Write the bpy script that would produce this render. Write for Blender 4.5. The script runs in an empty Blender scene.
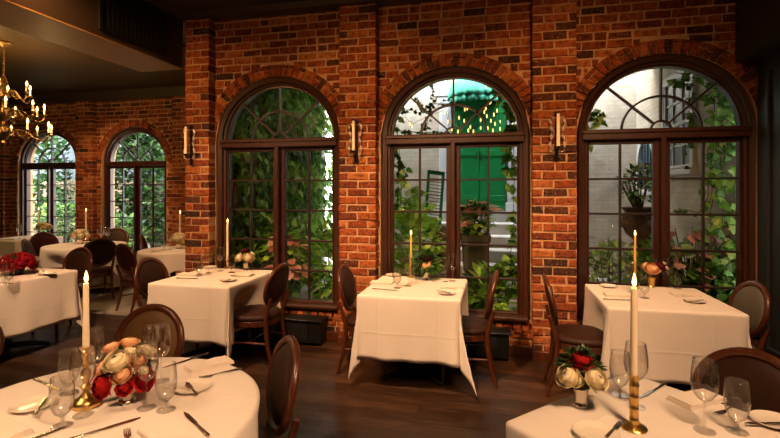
import bpy, math, random
from mathutils import Vector, Matrix, noise
from math import sin, cos, pi, radians, sqrt, atan2

sc = bpy.context.scene
col = sc.collection
RND = random.Random(7)

# ------------------------------------------------------------------ camera
TH = radians(12.95); CT, ST = cos(TH), sin(TH); FPX = 460.0; EYE = 1.6
cam_d = bpy.data.cameras.new('camera'); cam = bpy.data.objects.new('camera', cam_d); col.objects.link(cam)
cam.location = (0, 0, EYE); cam.rotation_euler = (pi/2, 0, TH)
cam_d.sensor_width = 36; cam_d.lens = 36*FPX/780; cam_d.shift_y = -29/780; cam_d.clip_start = .02
sc.camera = cam
def at(px, py, Z=.752):           # point of a horizontal surface at height Z
    D = (EYE-Z)*FPX/(py-190.0); r = (px-390)/FPX*D
    return (r*CT-D*ST, D*CT+r*ST, Z)

# ------------------------------------------------------------------ materials
def newmat(name):
    m = bpy.data.materials.new(name); m.use_nodes = True
    nt = m.node_tree; return m, nt, nt.nodes, nt.links, nt.nodes['Principled BSDF']
def ramp(N, stops, interp='LINEAR'):
    r = N.new('ShaderNodeValToRGB'); r.color_ramp.interpolation = interp
    e = r.color_ramp.elements
    while len(e) < len(stops): e.new(.5)
    for el, (p, c) in zip(e, stops): el.position = p; el.color = (*c, 1)
    return r
def coords(N, L, kind='Object', scale=(1,1,1), rot=(0,0,0)):
    t = N.new('ShaderNodeTexCoord'); mp = N.new('ShaderNodeMapping')
    mp.inputs['Scale'].default_value = scale; mp.inputs['Rotation'].default_value = rot
    L.new(t.outputs[kind], mp.inputs['Vector']); return mp.outputs['Vector']
def noisen(N, L, vec, scale, detail=4, rough=.55):
    n = N.new('ShaderNodeTexNoise'); n.inputs['Scale'].default_value = scale
    n.inputs['Detail'].default_value = detail; n.inputs['Roughness'].default_value = rough
    L.new(vec, n.inputs['Vector']); return n.outputs['Fac']
def bump(N, L, h, B, strength=.3, dist=.01):
    b = N.new('ShaderNodeBump'); b.inputs['Strength'].default_value = strength; b.inputs['Distance'].default_value = dist
    L.new(h, b.inputs['Height']); L.new(b.outputs['Normal'], B.inputs['Normal']); return b
def mixc(N, L, fac, a, b, mode='MIX'):
    m = N.new('ShaderNodeMix'); m.data_type = 'RGBA'; m.blend_type = mode
    for s, v in ((m.inputs[0], fac), (m.inputs[6], a), (m.inputs[7], b)):
        if isinstance(v, (int, float)): s.default_value = v
        elif isinstance(v, tuple): s.default_value = (*v, 1)
        else: L.new(v, s)
    return m.outputs[2]
def simple(name, c, rough=.5, metal=0, var=.25, scale=12, bmp=.05, spec=.5, coat=0, island=0):
    m, nt, N, L, B = newmat(name)
    v = coords(N, L); f = noisen(N, L, v, scale)
    lo = tuple(x*(1-var) for x in c); hi = tuple(min(1, x*(1+var)) for x in c)
    out = mixc(N, L, f, lo, hi)
    if island:
        g = N.new('ShaderNodeNewGeometry')
        r = ramp(N, [(0, (1-island,)*3), (1, (1+island*.6,)*3)])
        L.new(g.outputs['Random Per Island'], r.inputs['Fac'])
        out = mixc(N, L, 1.0, out, r.outputs['Color'], 'MULTIPLY')
    L.new(out, B.inputs['Base Color'])
    B.inputs['Roughness'].default_value = rough; B.inputs['Metallic'].default_value = metal
    B.inputs['Specular IOR Level'].default_value = spec
    if coat: B.inputs['Coat Weight'].default_value = coat; B.inputs['Coat Roughness'].default_value = .15
    if bmp: bump(N, L, noisen(N, L, v, scale*4), B, bmp, .004)
    return m

def mat_brick(name, stops, dark=1.0):
    m, nt, N, L, B = newmat(name)
    g = N.new('ShaderNodeNewGeometry')
    r = ramp(N, stops); L.new(g.outputs['Random Per Island'], r.inputs['Fac'])
    v = coords(N, L)
    f = noisen(N, L, v, 22, 6, .65)
    r2 = ramp(N, [(.32, (.25, .2, .2)), (.5, (.9, .9, .9)), (.72, (1.5, 1.4, 1.3))]); L.new(f, r2.inputs['Fac'])
    c = mixc(N, L, 1.0, r.outputs['Color'], r2.outputs['Color'], 'MULTIPLY')
    f3 = noisen(N, L, v, 60, 3); r3 = ramp(N, [(.60, (0, 0, 0)), (.70, (1, 1, 1))]); L.new(f3, r3.inputs['Fac'])
    c = mixc(N, L, r3.outputs['Color'], c, (.34, .2, .11))
    L.new(c, B.inputs['Base Color']); B.inputs['Roughness'].default_value = .8; B.inputs['Specular IOR Level'].default_value = .25
    bump(N, L, noisen(N, L, v, 40, 8, .7), B, .9, .02)
    return m
BR = mat_brick('red_brick', [(0, (.035, .015, .01)), (.08, (.08, .025, .012)), (.2, (.15, .032, .010)), (.5, (.25, .054, .013)), (.8, (.33, .083, .019)), (1, (.42, .145, .04))])
MO = simple('mortar', (.46, .27, .14), .95, var=.5, scale=25, bmp=.5)

def mat_wood(name, c1, c2, rough=.35, sc_=(2, 2, 14), coat=.0, bm=.08):
    m, nt, N, L, B = newmat(name)
    v = coords(N, L, scale=sc_); f = noisen(N, L, v, 4, 6, .6)
    r = ramp(N, [(.3, c1), (.7, c2)]); L.new(f, r.inputs['Fac']); L.new(r.outputs['Color'], B.inputs['Base Color'])
    B.inputs['Roughness'].default_value = rough
    if coat: B.inputs['Coat Weight'].default_value = coat; B.inputs['Coat Roughness'].default_value = .2
    bump(N, L, f, B, bm, .004); return m
WF = mat_wood('stained_frame_wood', (.02, .006, .003), (.055, .015, .006), .38, (14, 14, 1.5), .2)
WD = mat_wood('dark_muntin_wood', (.010, .004, .002), (.028, .009, .004), .45, (14, 14, 1.5), .05)
CW = mat_wood('chair_wood', (.045, .011, .004), (.105, .028, .009), .32, (10, 10, 2), .25)

def mat_floor():
    m, nt, N, L, B = newmat('floor_planks')
    v = coords(N, L, 'Object')
    b = N.new('ShaderNodeTexBrick'); L.new(v, b.inputs['Vector'])
    b.inputs['Scale'].default_value = 1; b.inputs['Brick Width'].default_value = 1.5; b.inputs['Row Height'].default_value = .125
    b.inputs['Mortar Size'].default_value = .003; b.inputs['Color1'].default_value = (.028, .014, .008, 1); b.inputs['Color2'].default_value = (.075, .039, .021, 1)
    b.inputs['Mortar'].default_value = (.012, .006, .004, 1); b.offset = .37
    v2 = coords(N, L, 'Object', (1.2, 14, 1)); f = noisen(N, L, v2, 3, 7, .65)
    r = ramp(N, [(.28, (.35, .32, .3)), (.5, (.95, .92, .9)), (.72, (1.9, 1.8, 1.7))]); L.new(f, r.inputs['Fac'])
    c = mixc(N, L, 1.0, b.outputs['Color'], r.outputs['Color'], 'MULTIPLY')
    L.new(c, B.inputs['Base Color'])
    f2 = noisen(N, L, coords(N, L, 'Object', (1, 2, 1)), 3, 4)
    rr = ramp(N, [(.3, (.28,)*3), (.7, (.5,)*3)]); L.new(f2, rr.inputs['Fac']); L.new(rr.outputs['Color'], B.inputs['Roughness'])
    mx = mixc(N, L, .5, b.outputs['Color'], f)
    bump(N, L, f, B, .25, .006); return m
FL = mat_floor()
CEIL = simple('dark_ceiling_paint', (.045, .03, .018), .5, var=.15, scale=2, bmp=.02)
SOFF = simple('soffit_lamp_glow', (.40, .22, .055), .5, var=.12, scale=3, bmp=.02, spec=.15)  # chandelier light on the soffit, put into a brighter copy of the ceiling colour
GOLD = simple('bronze_satin_paint', (.05, .029, .009), .5, var=.12, scale=3, bmp=.02, spec=.1)
DARK = simple('dark_panel_paint', (.018, .02, .02), .5, var=.2, scale=4, bmp=.02)
PLASTER = simple('dark_plaster', (.10, .07, .05), .8, var=.2, scale=4)

def mat_cloth():
    m, nt, N, L, B = newmat('white_linen')
    v = coords(N, L); f = noisen(N, L, v, 5, 3)
    c = mixc(N, L, f, (.78, .70, .63), (.86, .79, .72)); L.new(c, B.inputs['Base Color'])
    B.inputs['Roughness'].default_value = .85; B.inputs['Specular IOR Level'].default_value = .2
    B.inputs['Sheen Weight'].default_value = .15
    # ironing creases, every 0.32 m across the cloth
    t = N.new('ShaderNodeTexCoord'); sp = N.new('ShaderNodeSeparateXYZ'); L.new(t.outputs['UV'], sp.inputs[0])
    def line(o):
        a = N.new('ShaderNodeMath'); a.operation = 'PINGPONG'; L.new(o, a.inputs[0]); a.inputs[1].default_value = .24
        b = N.new('ShaderNodeMath'); b.operation = 'LESS_THAN'; L.new(a.outputs[0], b.inputs[0]); b.inputs[1].default_value = .004
        d = N.new('ShaderNodeMapRange'); L.new(a.outputs[0], d.inputs[0]); d.inputs[1].default_value = 0; d.inputs[2].default_value = .012; d.inputs[3].default_value = 1; d.inputs[4].default_value = 0
        return d.outputs[0]
    s = N.new('ShaderNodeMath'); s.operation = 'MAXIMUM'; L.new(line(sp.outputs[0]), s.inputs[0]); L.new(line(sp.outputs[1]), s.inputs[1])
    n2 = noisen(N, L, v, 260, 2); a2 = N.new('ShaderNodeMath'); a2.operation = 'MULTIPLY_ADD'
    L.new(n2, a2.inputs[0]); a2.inputs[1].default_value = .12; L.new(s.outputs[0], a2.inputs[2])
    n3 = noisen(N, L, v, 7, 3); a3 = N.new('ShaderNodeMath'); a3.operation = 'MULTIPLY_ADD'
    L.new(n3, a3.inputs[0]); a3.inputs[1].default_value = 1.2; L.new(a2.outputs[0], a3.inputs[2])
    bump(N, L, a3.outputs[0], B, .22, .006)
    return m
CLOTH = mat_cloth()
NAP = simple('napkin_linen', (.85, .76, .66), .85, var=.05, scale=9, bmp=.06, spec=.2)
LEA = simple('brown_leather', (.032, .012, .006), .55, var=.35, scale=9, bmp=.12, spec=.22)
LEO = simple('olive_brown_leather', (.11, .055, .018), .5, var=.3, scale=9, bmp=.12, spec=.25)
LEB = simple('burgundy_leather', (.045, .010, .010), .55, var=.3, scale=9, bmp=.12, spec=.22)
LEG_ = simple('grey_brown_velvet', (.10, .085, .06), .7, var=.3, scale=14, bmp=.1)
BRASS = simple('aged_brass', (.72, .46, .14), .3, 1, .15, 20, 0)
SILV = simple('silver_plate', (.82, .74, .62), .22, 1, .08, 15, 0)
STEEL = simple('cutlery_steel', (.70, .64, .57), .25, 1, .06, 20, 0)
IRON = simple('wrought_iron', (.02, .016, .013), .45, .6, .3, 30, .2)
CHINA = simple('cream_china', (.86, .79, .68), .12, 0, .03, 6, 0, coat=.5)
BLACKM = simple('black_metal', (.012, .012, .012), .45, .3, .2, 8, .02)
RIBBON = simple('pale_metal_ribbon', (.85, .74, .66), .3, .7, .15, 20, .03)
def mat_wax(name, c, tr=.35):
    m, nt, N, L, B = newmat(name)
    f = noisen(N, L, coords(N, L), 15); L.new(mixc(N, L, f, tuple(x*.95 for x in c), c), B.inputs['Base Color'])
    B.inputs['Roughness'].default_value = .4; B.inputs['Subsurface Weight'].default_value = tr
    B.inputs['Subsurface Radius'].default_value = (.02, .012, .006); B.inputs['Subsurface Scale'].default_value = 1
    return m
WAX = mat_wax('ivory_wax', (.94, .80, .58), .12)
WAXG = mat_wax('golden_wax', (.80, .48, .14))
def mat_emit(name, c, s):
    m, nt, N, L, B = newmat(name)
    f = noisen(N, L, coords(N, L), 8)
    L.new(mixc(N, L, f, tuple(x*.9 for x in c), c), B.inputs['Emission Color']); B.inputs['Emission Strength'].default_value = s
    B.inputs['Base Color'].default_value = (*c, 1); return m
FLAME = mat_emit('candle_flame', (1, .58, .16), 9)
BULB = mat_emit('warm_bulb', (1, .56, .16), 11)
REFL_BULB = mat_emit('reflected_bulb', (1, .58, .16), 3)  # glow for the modelled reflections of chandelier bulbs
def mat_glass(name, tint, base=.03, edge=.55, rough=.01, power=3.2, dark=0):
    m, nt, N, L, B = newmat(name); N.remove(B)
    o = N['Material Output']
    tr = N.new('ShaderNodeBsdfTransparent'); gl = N.new('ShaderNodeBsdfGlossy'); gl.inputs['Roughness'].default_value = rough
    nz = noisen(N, L, coords(N, L), 3); L.new(mixc(N, L, nz, tint, tuple(min(1, x*1.02) for x in tint)), tr.inputs['Color'])
    gl.inputs['Color'].default_value = (1, 1, 1, 1)
    lw = N.new('ShaderNodeLayerWeight'); lw.inputs['Blend'].default_value = .5
    pw = N.new('ShaderNodeMath'); pw.operation = 'POWER'; L.new(lw.outputs['Facing'], pw.inputs[0]); pw.inputs[1].default_value = power
    ma = N.new('ShaderNodeMath'); ma.operation = 'MULTIPLY_ADD'; L.new(pw.outputs[0], ma.inputs[0]); ma.inputs[1].default_value = edge; ma.inputs[2].default_value = base
    if dark:
        p2 = N.new('ShaderNodeMath'); p2.operation = 'POWER'; L.new(lw.outputs['Facing'], p2.inputs[0]); p2.inputs[1].default_value = 3.4
        L.new(mixc(N, L, p2.outputs[0], tint, (dark, dark*.96, dark*.9)), tr.inputs['Color'])
    mx = N.new('ShaderNodeMixShader'); L.new(ma.outputs[0], mx.inputs[0]); L.new(tr.outputs[0], mx.inputs[1]); L.new(gl.outputs[0], mx.inputs[2])
    L.new(mx.outputs[0], o.inputs['Surface']); return m
def mat_crystal():
    m, nt, N, L, B = newmat('drinking_glass'); N.remove(B); o = N['Material Output']
    tr = N.new('ShaderNodeBsdfTransparent'); gl = N.new('ShaderNodeBsdfGlass'); gs = N.new('ShaderNodeBsdfGlossy')
    nz = noisen(N, L, coords(N, L), 3); L.new(mixc(N, L, nz, (.985, .98, .97), (.995, .99, .98)), tr.inputs['Color'])
    gl.inputs['IOR'].default_value = 1.45; gl.inputs['Roughness'].default_value = .01; gs.inputs['Roughness'].default_value = .04
    lw = N.new('ShaderNodeLayerWeight'); lw.inputs['Blend'].default_value = .5
    p1 = N.new('ShaderNodeMath'); p1.operation = 'POWER'; L.new(lw.outputs['Facing'], p1.inputs[0]); p1.inputs[1].default_value = 3.0
    mr = N.new('ShaderNodeMapRange'); L.new(p1.outputs[0], mr.inputs[0]); mr.inputs[3].default_value = .01; mr.inputs[4].default_value = .30
    mx = N.new('ShaderNodeMixShader'); L.new(mr.outputs[0], mx.inputs[0]); L.new(tr.outputs[0], mx.inputs[1]); L.new(gl.outputs[0], mx.inputs[2])
    p4 = N.new('ShaderNodeMath'); p4.operation = 'POWER'; L.new(lw.outputs['Facing'], p4.inputs[0]); p4.inputs[1].default_value = 3.2
    fr = N.new('ShaderNodeMapRange'); L.new(p4.outputs[0], fr.inputs[0]); fr.inputs[3].default_value = .08; fr.inputs[4].default_value = .95
    m2 = N.new('ShaderNodeMixShader'); L.new(fr.outputs[0], m2.inputs[0]); L.new(mx.outputs[0], m2.inputs[1]); L.new(gs.outputs[0], m2.inputs[2])
    L.new(m2.outputs[0], o.inputs['Surface']); return m
GLASS = mat_crystal()
PANE = mat_glass('window_glass', (.95, .96, .95), .012, .5, .005, 4)

def mat_leaf(name, c1, c2, c3, trans=.3, rough=.45):
    m, nt, N, L, B = newmat(name)
    g = N.new('ShaderNodeNewGeometry'); r = ramp(N, [(0, c1), (.55, c2), (1, c3)]); L.new(g.outputs['Random Per Island'], r.inputs['Fac'])
    f = noisen(N, L, coords(N, L), 30); r2 = ramp(N, [(.3, (.8,)*3), (.7, (1.15,)*3)]); L.new(f, r2.inputs['Fac'])
    c = mixc(N, L, 1.0, r.outputs['Color'], r2.outputs['Color'], 'MULTIPLY')
    L.new(c, B.inputs['Base Color']); B.inputs['Roughness'].default_value = rough
    t = N.new('ShaderNodeBsdfTranslucent'); L.new(c, t.inputs['Color'])
    mx = N.new('ShaderNodeMixShader'); mx.inputs[0].default_value = trans
    L.new(B.outputs[0], mx.inputs[1]); L.new(t.outputs[0], mx.inputs[2]); L.new(mx.outputs[0], N['Material Output'].inputs['Surface'])
    return m
LF_IVY = mat_leaf('ivy_leaf', (.03, .08, .014), (.13, .30, .045), (.55, .72, .22), .42)
LF_GARD = mat_leaf('garden_leaf', (.02, .05, .018), (.06, .13, .04), (.22, .32, .15), .3)
LF_VINE = mat_leaf('vine_leaf', (.06, .18, .025), (.15, .37, .05), (.30, .54, .09), .45)
LF_BRIGHT = mat_leaf('bright_leaf', (.22, .46, .05), (.46, .76, .12), (.72, .90, .33), .45)
LF_DARK = mat_leaf('dark_leaf', (.025, .075, .018), (.05, .14, .03), (.10, .24, .05), .3)
LF_PALE = mat_leaf('pale_leaf', (.12, .22, .09), (.26, .40, .18), (.45, .58, .34))
LF_PINK = mat_leaf('pink_leaf', (.45, .16, .14), (.78, .42, .37), (.85, .62, .5), .4)
LF_CORAL = mat_leaf('coral_leaf', (.55, .16, .08), (.75, .32, .2), (.8, .45, .3))
LF_GARN = mat_leaf('garnish_leaf', (.012, .03, .01), (.03, .07, .018), (.07, .13, .03), .15)
STEMM = simple('green_stem', (.10, .13, .04), .6)
BARK = simple('brown_bark', (.10, .065, .04), .9, var=.4, scale=20, bmp=.4)
def petal(name, c): return simple(name, c, .85, 0, .10, 25, .03, .12, island=.32)
P_RED, P_YEL, P_PEA, P_WHI, P_CRI, P_BUR = petal('red_petal', (.42, .012, .012)), petal('yellow_petal', (.92, .80, .54)), petal('peach_petal', (.88, .52, .30)), petal('ivory_petal', (.85, .74, .52)), petal('crimson_petal', (.30, .006, .016)), petal('burgundy_petal', (.10, .012, .016))
def mat_whitebrick(name, c1, c2, axis):
    m, nt, N, L, B = newmat(name)
    v = coords(N, L, 'Object', (1, 1, 1), (pi/2, 0, 0) if axis == 'y' else (pi/2, 0, pi/2))
    if axis == 'x':
        t = N.new('ShaderNodeTexCoord'); s = N.new('ShaderNodeSeparateXYZ'); L.new(t.outputs['Object'], s.inputs[0])
        cb = N.new('ShaderNodeCombineXYZ'); L.new(s.outputs[1], cb.inputs[0]); L.new(s.outputs[2], cb.inputs[1]); v = cb.outputs[0]
    else:
        t = N.new('ShaderNodeTexCoord'); s = N.new('ShaderNodeSeparateXYZ'); L.new(t.outputs['Object'], s.inputs[0])
        cb = N.new('ShaderNodeCombineXYZ'); L.new(s.outputs[0], cb.inputs[0]); L.new(s.outputs[2], cb.inputs[1]); v = cb.outputs[0]
    b = N.new('ShaderNodeTexBrick'); L.new(v, b.inputs['Vector']); b.inputs['Scale'].default_value = 1
    b.inputs['Brick Width'].default_value = .22; b.inputs['Row Height'].default_value = .078; b.inputs['Mortar Size'].default_value = .008; b.inputs['Mortar Smooth'].default_value = .6
    b.inputs['Color1'].default_value = (*c1, 1); b.inputs['Color2'].default_value = (*c2, 1); b.inputs['Mortar'].default_value = tuple(x*.95 for x in c1)+(1,)
    f = noisen(N, L, coords(N, L), 3, 6); r = ramp(N, [(.3, (.75, .73, .7)), (.65, (1.05, 1.04, 1.02))]); L.new(f, r.inputs['Fac'])
    L.new(mixc(N, L, 1.0, b.outputs['Color'], r.outputs['Color'], 'MULTIPLY'), B.inputs['Base Color'])
    B.inputs['Roughness'].default_value = .85
    iv = N.new('ShaderNodeMath'); iv.operation = 'MULTIPLY_ADD'; L.new(b.outputs['Fac'], iv.inputs[0]); iv.inputs[1].default_value = -1
    n2 = noisen(N, L, coords(N, L), 18, 6); L.new(n2, iv.inputs[2]); bump(N, L, iv.outputs[0], B, .5, .015)
    return m
WB = mat_whitebrick('white_painted_brick', (.48, .41, .33), (.54, .47, .38), 'y')
WBX = mat_whitebrick('white_painted_side_brick', (.52, .44, .35), (.58, .50, .41), 'x')
STONE = simple('grey_step_stone', (.46, .44, .41), .9, var=.3, scale=6, bmp=.3)
WHITEP = simple('white_trim_paint', (.62, .62, .63), .5, var=.06, scale=5)
GREENP = simple('green_door_paint', (.006, .23, .06), .42, var=.2, scale=3, bmp=.03)
TEAL = simple('green_awning_canvas', (.05, .38, .25), .7, var=.15, scale=5)
SOIL = simple('garden_soil', (.05, .035, .022), .95, var=.5, scale=8, bmp=.5)
TERRA = simple('weathered_terracotta', (.13, .075, .05), .85, var=.5, scale=14, bmp=.5)
ROCKM = simple('garden_rock', (.20, .18, .165), .9, var=.4, scale=9, bmp=.5)
FENCE = simple('tan_fence_board', (.30, .22, .14), .85, var=.3, scale=6, bmp=.1)
PANEGLASS = simple('dull_blue_pane', (.10, .15, .19), .1, 0, .2, 3, 0)
PINKS = simple('pink_sign_paint', (.75, .12, .18), .6)

# ------------------------------------------------------------------ mesh helper
I4 = Matrix.Identity(4)
def T(x=0, y=0, z=0): return Matrix.Translation((x, y, z))
def R(a, ax='Z'): return Matrix.Rotation(a, 4, ax)
def S(x, y, z): return Matrix.Diagonal((x, y, z, 1))
class MB:
    def __init__(s): s.v = []; s.f = []; s.uv = None
    def add(s, vs, fs, M=None):
        n = len(s.v)
        s.v += [tuple(M @ Vector(p)) for p in vs] if M is not None else [tuple(p) for p in vs]
        s.f += [tuple(i+n for i in f) for f in fs]; return s
    def box(s, x0, x1, y0, y1, z0, z1, M=None, bv=0):
        if bv <= 0:
            return s.add([(x0,y0,z0),(x1,y0,z0),(x1,y1,z0),(x0,y1,z0),(x0,y0,z1),(x1,y0,z1),(x1,y1,z1),(x0,y1,z1)],
                  [(0,3,2,1),(4,5,6,7),(0,1,5,4),(1,2,6,5),(2,3,7,6),(3,0,4,7)], M)
        b = min(bv, (x1-x0)*.45, (y1-y0)*.45, (z1-z0)*.45)
        vs = []; fs = []
        # 24-vertex bevelled box: per corner three vertices
        idx = {}
        for i, X in enumerate((x0, x1)):
            for j, Y in enumerate((y0, y1)):
                for k, Z in enumerate((z0, z1)):
                    sx, sy, sz = (1, -1)[i]*b, (1, -1)[j]*b, (1, -1)[k]*b
                    for a, p in enumerate(((X, Y+sy, Z+sz), (X+sx, Y, Z+sz), (X+sx, Y+sy, Z))):
                        idx[i, j, k, a] = len(vs); vs.append(p)
        g = idx
        for i in (0, 1):
            q = [g[i,0,0,0], g[i,1,0,0], g[i,1,1,0], g[i,0,1,0]]; fs.append(q if i else q[::-1])
            q = [g[0,i,0,1], g[1,i,0,1], g[1,i,1,1], g[0,i,1,1]]; fs.append(q[::-1] if i else q)
            q = [g[0,0,i,2], g[1,0,i,2], g[1,1,i,2], g[0,1,i,2]]; fs.append(q if i else q[::-1])
        for i in (0, 1):
            for j in (0, 1):
                q = [g[i,j,0,0], g[i,j,1,0], g[i,j,1,1], g[i,j,0,1]]; fs.append(q if (i ^ j) else q[::-1])
                q = [g[i,0,j,0], g[i,1,j,0], g[i,1,j,2], g[i,0,j,2]]; fs.append(q[::-1] if (i ^ j) else q)
                q = [g[0,i,j,1], g[1,i,j,1], g[1,i,j,2], g[0,i,j,2]]; fs.append(q if (i ^ j) else q[::-1])
                for k in (0, 1):
                    q = [g[i,j,k,0], g[i,j,k,1], g[i,j,k,2]]; fs.append(q if (i+j+k) % 2 else q[::-1])
        return s.add(vs, fs, M)
    def lathe(s, prof, n=24, M=None, sx=1, sy=1):
        vs = []; fs = []; m = len(prof)
        for i in range(n):
            a = 2*pi*i/n
            for r, z in prof: vs.append((r*cos(a)*sx, r*sin(a)*sy, z))
        for i in range(n):
            j = (i+1) % n
            for k in range(m-1): fs.append((i*m+k, j*m+k, j*m+k+1, i*m+k+1))
        if prof[0][0] > 1e-6: fs.append(tuple(i*m for i in range(n))[::-1])
        if prof[-1][0] > 1e-6: fs.append(tuple(i*m+m-1 for i in range(n)))
        return s.add(vs, fs, M)
    def tube(s, pts, rad, n=8, M=None, flat=1.0, closed=False, up=None):
        pts = [Vector(p) for p in pts]; m = len(pts)
        rr = rad if isinstance(rad, (list, tuple)) else [rad]*m
        vs = []; fs = []; prev = None
        for i, p in enumerate(pts):
            if closed: t = pts[(i+1) % m]-pts[i-1]
            else: t = pts[min(i+1, m-1)]-pts[max(i-1, 0)]
            t.normalize()
            if up is not None: u = Vector(up)
            else: u = prev if prev is not None else (Vector((0,0,1)) if abs(t.z) < .9 else Vector((1,0,0)))
            u = (u - t*u.dot(t)).normalized(); w = t.cross(u); prev = u
            for k in range(n):
                a = 2*pi*k/n; vs.append(p + u*cos(a)*rr[i] + w*sin(a)*rr[i]*flat)
        for i in range(m if closed else m-1):
            j = (i+1) % m
            for k in range(n):
                l = (k+1) % n; fs.append((i*n+k, i*n+l, j*n+l, j*n+k))
        if not closed:
            fs.append(tuple(range(n))[::-1]); fs.append(tuple((m-1)*n+k for k in range(n)))
        return s.add(vs, fs, M)
    def sweep(s, path, prof, M=None, closed_path=False):
        # path: (x, z, nx, nz) outward normals; prof: closed list of (r, y)
        m = len(prof); vs = []; fs = []
        for x, z, nx, nz in path:
            for r, y in prof: vs.append((x+nx*r, y, z+nz*r))
        P = len(path)
        for i in range(P if closed_path else P-1):
            j = (i+1) % P
            for k in range(m):
                l = (k+1) % m; fs.append((i*m+k, j*m+k, j*m+l, i*m+l))
        if not closed_path:
            fs.append(tuple(range(m))); fs.append(tuple((P-1)*m+k for k in range(m))[::-1])
        return s.add(vs, fs, M)
    def ball(s, c, rx, ry=None, rz=None, n=12, m=8, M=None):
        ry = ry or rx; rz = rz or rx
        vs = [(c[0], c[1], c[2]-rz)]; fs = []
        for i in range(1, m):
            a = -pi/2+pi*i/m
            for k in range(n):
                b = 2*pi*k/n; vs.append((c[0]+rx*cos(a)*cos(b), c[1]+ry*cos(a)*sin(b), c[2]+rz*sin(a)))
        vs.append((c[0], c[1], c[2]+rz)); t = len(vs)-1
        for k in range(n):
            l = (k+1) % n
            fs.append((0, 1+l, 1+k)); fs.append((t, t-n+k, t-n+l))
            for i in range(m-2): fs.append((1+i*n+k, 1+i*n+l, 1+(i+1)*n+l, 1+(i+1)*n+k))
        return s.add(vs, fs, M)
    def build(s, name, mat, parent=None, smooth=35, loc=None, rz=0):
        me = bpy.data.meshes.new(name); me.from_pydata(s.v, [], s.f); me.validate(); me.update()
        if smooth:
            me.shade_smooth()
            if smooth < 180: me.set_sharp_from_angle(angle=radians(smooth))
        me.materials.append(mat)
        o = bpy.data.objects.new(name, me); col.objects.link(o)
        if parent: o.parent = parent
        if loc: o.location = loc
        if rz: o.rotation_euler.z = rz
        return o
def tag(o, label=None, cat=None, group=None, kind=None):
    for k, v in (('label', label), ('category', cat), ('group', group), ('kind', kind)):
        if v: o[k] = v
    return o
def empty(name, loc=(0,0,0), rz=0, label=None, cat=None, group=None, kind=None):
    o = bpy.data.objects.new(name, None); col.objects.link(o); o.location = loc; o.rotation_euler.z = rz
    o.empty_display_size = .1
    return tag(o, label, cat, group, kind)
def copy_tree(o, parent=None):
    c = o.copy(); col.objects.link(c)
    if parent: c.parent = parent
    for ch in list(o.children): copy_tree(ch, c)
    return c
PROTO = {}
def place(key, maker, loc, rz, label, cat, group=None, scale=None):
    """first use makes the thing, later ones copy it with its parts"""
    if key not in PROTO: o = PROTO[key] = maker()
    else: o = copy_tree(PROTO[key])
    o.location = loc; o.rotation_euler = (0, 0, rz)
    if scale: o.scale = (scale,)*3
    for k in ('label', 'category', 'group'):
        if k in o: del o[k]
    return tag(o, label, cat, group)

# ------------------------------------------------------------------ room shell
YF = 4.62; YP = 4.50; YG = 4.72         # wall face, pilaster face, window glass
CZ = 3.57
WIN = [(-2.34, YG), (-.42, YG), (1.49, YG)]
FAR_Y = 7.65; WINF = [(-6.92, 7.78), (-9.03, 7.78)]
SILL = .33; SPR = 2.15; OA, OB = .745, .69     # opening: sill, spring line, half width, arch rise
def zarch(dx): return SPR+OB*sqrt(max(0, 1-(dx/OA)**2))
def brick(mb, x0, x1, z0, z1, yf, rnd, depth=.07, M=None):
    if x1-x0 < .025 or z1-z0 < .02: return
    j = lambda: rnd.uniform(-.0045, .0045)
    yf += rnd.uniform(-.006, .007); e = .006
    a = [(x0+e+j(), yf, z0+e+j()), (x1-e+j(), yf, z0+e+j()), (x1-e+j(), yf, z1-e+j()), (x0+e+j(), yf, z1-e+j())]
    b = [(x0+j(), yf+.007, z0+j()), (x1+j(), yf+.007, z0+j()), (x1+j(), yf+.007, z1+j()), (x0+j(), yf+.007, z1+j())]
    c = [(p[0], yf+depth, p[2]) for p in b]
    fs = [(0,1,2,3)]
    for k in range(4):
        l = (k+1) % 4; fs += [(4+k, 4+l, l, k), (8+k, 8+l, 4+l, 4+k)]
    mb.add(a+b+c, fs, M)
COURSE = .082; BL = .205; MT = .015
def rows_bricks(mb, x0, x1, z0, z1, yf, rnd, opens=(), ring=.135, depth=.07):
    n = int(round((z1-z0)/COURSE)); h = (z1-z0)/n
    for r in range(n):
        za = z0+r*h; zb = za+h-MT; zm = (za+zb)/2
        spans = [(x0, x1)]
        for cx in opens:
            if zm < SILL-.02: continue
            if zm < SPR: hw = OA+.01
            else:
                q = (zm-SPR)/(OB+ring)
                if q >= 1: continue
                hw = (OA+ring)*sqrt(1-q*q)+.005
            ns = []
            for a, b in spans:
                if cx+hw <= a or cx-hw >= b: ns.append((a, b)); continue
                if a < cx-hw: ns.append((a, cx-hw))
                if b > cx+hw: ns.append((cx+hw, b))
            spans = ns
        x = x0-((BL+MT)/2 if r % 2 else 0)-rnd.uniform(0, .03)
        while x < x1:
            w = BL*rnd.choice((1, 1, 1, 1, .5)) if x1-x0 > .6 else BL
            for a, b in spans:
                u, v = max(x, a), min(x+w, b)
                if v-u > .03: brick(mb, u, v, za, zb, yf, rnd, depth)
            x += w+MT
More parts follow.
